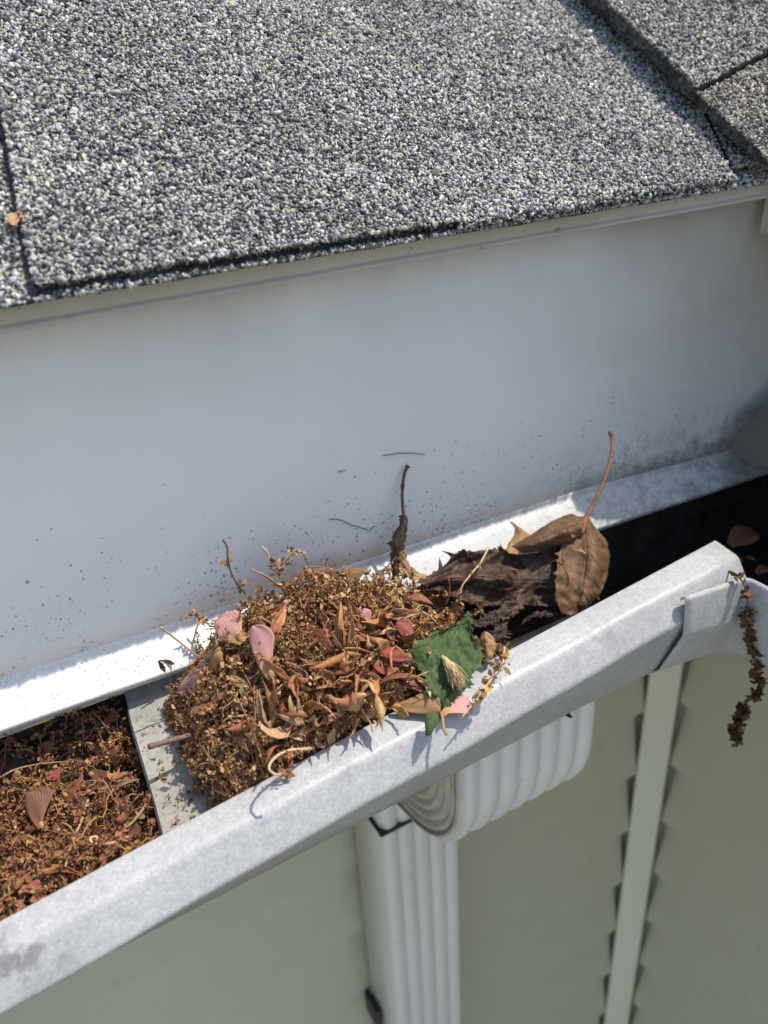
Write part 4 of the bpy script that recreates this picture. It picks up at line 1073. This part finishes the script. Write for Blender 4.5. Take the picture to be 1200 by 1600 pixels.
for k, ctr in enumerate([[[(402, 612), (412, 604), (420, 596)], [(385, 592), (396, 588), (404, 586)], [(355, 574), (358, 575), (362, 576)]],
                       [[(430, 598), (445, 592), (462, 592)], [(432, 582), (446, 580), (458, 582)], [(446, 566), (450, 567), (455, 569)]],
                       [[(600, 580), (612, 578), (625, 580)], [(598, 566), (606, 564), (615, 566)], [(590, 556), (594, 556), (598, 557)]],
                       [[(500, 800), (515, 805), (530, 806)], [(512, 822), (522, 826), (532, 826)], [(530, 846), (534, 847), (538, 846)]],
                       [[(640, 640), (652, 650), (660, 665)], [(668, 660), (676, 672), (680, 686)], [(690, 700), (693, 706), (694, 712)]]]):
    leafpatch('torn_tip', ctr, [[.005] * 3, [.007] * 3, [.009] * 3] if k < 4 else [[.012] * 3, [.016] * 3, [.014] * 3], BP, c5, 'leaf_dark' if k < 4 else 'leaf_brown', bl, 12, 7, .0004, .0002, 70 + k)
# lower torn strips of leaf under the big one
tn = thing('dead_leaf', 'torn blackish leaf strips hanging below the big brown leaf', 'leaf', at_pl(*c5(600, 900), *BP))
for k, (ctr, lr, mt) in enumerate([
    ([[(480, 880), (484, 890), (488, 900)], [(560, 840), (565, 862), (572, 882)], [(640, 790), (645, 820), (655, 850)], [(690, 760), (700, 785), (712, 805)]], .006, 'leaf_dark'),
    ([[(590, 850), (615, 852), (640, 850)], [(585, 890), (605, 895), (630, 900)], [(575, 940), (595, 945), (612, 945)], [(570, 985), (590, 985), (605, 980)]], .004, 'leaf_dark'),
    ([[(690, 890), (700, 880), (705, 870)], [(740, 860), (750, 850), (755, 838)], [(800, 855), (810, 845), (812, 832)], [(880, 850), (886, 856), (884, 845)]], -.002, 'leaf_dark')]):
    leafpatch('leaf_strip', ctr, [[lr] * 3, [lr + .004] * 3, [lr + .003] * 3, [lr] * 3], BP, c5, mt, tn, 28, 13, .0018, .0012, 30 + k, tear=.15)
UP = (np.array([.19, .392, -.28]), np.array([0, -.9, .43]))
ul = thing('dead_leaf', 'narrow dark curled leaf standing upright against the fascia', 'leaf', at_pl(*c5(160, 680), *UP))
leafpatch('blade', [[(180, 425), (195, 420), (210, 430)], [(165, 480), (190, 470), (208, 480)], [(135, 545), (165, 535), (200, 545)], [(140, 610), (160, 610), (185, 600)], [(145, 690), (155, 690), (165, 680)]],
          [[0, .003, 0], [-.002, .005, 0], [-.002, .006, -.002], [0, .004, 0], [0, .002, 0]], UP, c5, 'leaf_dark', ul, 32, 14, .0016, .0006, 41, tear=.4)
leafpatch('blade_tip', [[(180, 580), (192, 570), (203, 575)], [(180, 630), (197, 625), (210, 625)], [(200, 672), (220, 668), (245, 660)], [(240, 700), (265, 695), (290, 683)]],
          [[.004, .005, .004], [.004, .005, .003], [.006, .006, .004], [.008, .007, .006]], UP, c5, 'leaf_tan', ul, 24, 12, .0014, .0009, 43, 90)
stk = [at_pl(*c5(*p), UP[0], UP[1], l) for p, l in zip([(212, 212), (198, 240), (188, 300), (188, 370), (195, 430)], [.006, .005, .003, .002, .002])]
v, f = tube(smooth_path(stk, 30), np.interp(np.linspace(0, 1, 30), [0, .1, .45, .5, .55, 1], [.0018, .0011, .0010, .0017, .001, .0013]), 7); mesh('leaf_stalk', v, f, M['twig_dark'], ul, True)

GP = (np.array([.22, .2995, -.2950]), np.array([0, -.42, .90]))
gl_ = thing('green_leaf', 'fresh green wrinkled leaf lying on the heap at the gutter lip', 'leaf', at_pl(*c5(340, 1240), *GP))
ctr = [[(470, 832), (473, 836), (476, 838), (478, 840)], [(430, 880), (448, 880), (464, 885), (476, 900)], [(325, 925), (385, 915), (455, 915), (490, 935)],
       [(262, 965), (345, 970), (440, 970), (520, 985)], [(230, 1005), (330, 1020), (430, 1025), (520, 1050)], [(262, 1060), (340, 1075), (420, 1085), (482, 1105)],
       [(296, 1120), (345, 1130), (400, 1145), (440, 1158)], [(302, 1180), (335, 1190), (370, 1200), (402, 1205)], [(325, 1222), (345, 1235), (362, 1245), (380, 1250)]]
lf_ = [[.016] * 4, [.014, .013, .013, .014], [.018, .011, .010, .014], [.020, .013, .009, .013], [.018, .014, .008, .010], [.013, .012, .008, .008], [.012, .010, .007, .006], [.009, .010, .007, .005], [.004, .005, .005, .004]]
leafpatch('blade', ctr, lf_, GP, c5, 'leaf_green', gl_, 60, 40, .0026, .0012, 51)
g2_ = thing('green_leaf', 'small torn green leaf tip hanging over the gutter lip', 'leaf', at_pl(*c5(300, 1360), *GP))
leafpatch('blade', [[(290, 1272), (320, 1260), (350, 1272)], [(287, 1305), (315, 1300), (345, 1298)], [(286, 1335), (305, 1330), (325, 1325)], [(292, 1362), (298, 1362), (304, 1358)]],
          [[.009, .011, .009], [.010, .012, .009], [.010, .012, .010], [.009, .010, .009]], GP, c5, 'leaf_green', g2_, 20, 12, .0006, .0004, 53)
tf = thing('seed_tuft', 'tan fluffy seed tuft resting on the green leaf', 'seed', at_pl(*c5(420, 1140), *GP))
hp = Heap(); rt = np.random.default_rng(77)
for k in range(110):
    a = np.array([366, 1036]) + rt.normal(0, 3, 2); e = np.array([428, 1132]) + rt.normal(0, 1, 2) * [15, 13]; mdl = (a + e) / 2 + np.array([6, -5]) + rt.normal(0, 6, 2)
    pts = [at_pl(*c5(*q), GP[0], GP[1], l) for q, l in ((a, .016), (mdl, .019 + rt.normal(0, .0015)), (e, .014 + rt.normal(0, .0025)))]
    hp.stem(smooth_path(pts, 8), np.linspace(.0006, .00025, 8), np.array([.62, .46, .25]) * rt.uniform(.6, 1.15))
hp.done('hairs', None, tf)
v, f = tube(smooth_path([at_pl(*c5(*q), GP[0], GP[1], l) for q, l in (((356, 1026), .016), ((372, 1040), .017), ((392, 1068), .018), ((412, 1100), .017))], 12), np.linspace(.0012, .0030, 12), 7); mesh('seed_body', v, f, M['straw'], tf, True)
stem_thing('stem', 'rusty stalk bit hanging beside the small green leaf tip', 'stem', [at_pl(*c5(*p), GP[0], GP[1], .010) for p in [(352, 1262), (358, 1290), (362, 1330), (376, 1358)]], .0015, 'twig', tipr=.8)
stem_thing('stem', 'pale grey split stem lying between the heap and the torn dark leaf', 'stem', [on_pile(*c5(*p), .012) for p in [(145, 720), (190, 770), (240, 820), (300, 850), (352, 900)]], .0013, 'straw')

# dead leaves in the dark right end of the gutter
for k, (a, b, wpx, lab) in enumerate([((590, 745), (690, 690), 16, 'dim brown leaf lying deep in the dark end of the gutter'), ((650, 790), (690, 800), 14, 'small dim brown leaf near the gutter corner'),
                                      ((590, 810), (640, 795), 10, 'narrow brown leaf edge behind the hanging strand'), ((690, 850), (738, 830), 14, 'brown leaf in the corner gutter at the right edge')]):
    p0, p1 = [at_z(*c6(*q), -.355) for q in (a, b)]; L = np.linalg.norm(p1 - p0)
    t = np.linspace(0, 1, 12); vv = np.linspace(-1, 1, 7); g = np.zeros((12, 7, 3))
    for i in range(12):
        w_ = .28 * math.sin(math.pi * (.06 + .9 * t[i])) ** .8; g[i, :, 0] = t[i]; g[i, :, 1] = vv * w_; g[i, :, 2] = .25 * t[i] * (1 - t[i]) + .3 * w_ * np.abs(vv)
    o = gridmesh('dead_leaf', orient(g * L, p0, p1 - p0, np.array([0, -.3, 1])), np.stack([np.repeat(t, 7), np.tile((vv + 1) / 2, 12)], 1), M['leaf_rust'], None, .0006)
    tag(o, lab, 'leaf')
# scrap caught in the shingle slot
p0, p1 = main.p(u(24, 338, .002), .004), main.p(u(36, 372, .002), .005)
bud_scale(p0, p1 - p0, NR, np.linalg.norm(p1 - p0), .26, .4, .5, (.62, .36, .18), 'orange scrap of leaf caught in the gap between shingles at left', None)

# scuffs and hairs stuck on the fascia face
for pts in ([(598, 712), (630, 708), (664, 710)], [(514, 812), (530, 812), (548, 820), (575, 828)], [(578, 830), (582, 824), (588, 822)], [(528, 738), (534, 736), (540, 735)]):
    v, f = tube(smooth_path([at_y(*p, .4186) for p in pts], 16), .00028, 5); mesh('scuff_mark', v, f, M['twig_dark'], fa)
br = thing('bract', 'pale tan bract hanging right of the green leaf over the lip', 'bract', at_pl(*c5(550, 1035), *GP))
leafpatch('blade', [[(528, 925), (545, 920), (565, 930)], [(522, 960), (548, 955), (578, 960)], [(525, 1000), (550, 1000), (580, 995)], [(540, 1038), (555, 1040), (570, 1035)]],
          [[.004, .008, .004], [.004, .011, .005], [.004, .010, .005], [.004, .006, .004]], GP, c5, 'leaf_tan', br, 30, 18, .0020, .0010, 61, 80)

hp = Heap(); rs_ = np.random.default_rng(91)
cen = []
for k in range(70):
    px = rs_.uniform(205, 330); py = rs_.uniform(1120, 1290)
    p = strap_pt(px, py, .0022)
    if p[1] > lipy(p[0]) + .004 and p[0] > strap_pt(203 + (py - 1125) * .28, py)[0] + .003: cen.append(p)
hp.add(*petals(np.array(cen), 4, .0017, rs_, 1.2, PB))
tag(hp.done('fallen_florets', None), 'loose brown florets fallen on the dusty strap', None, None, 'stuff')
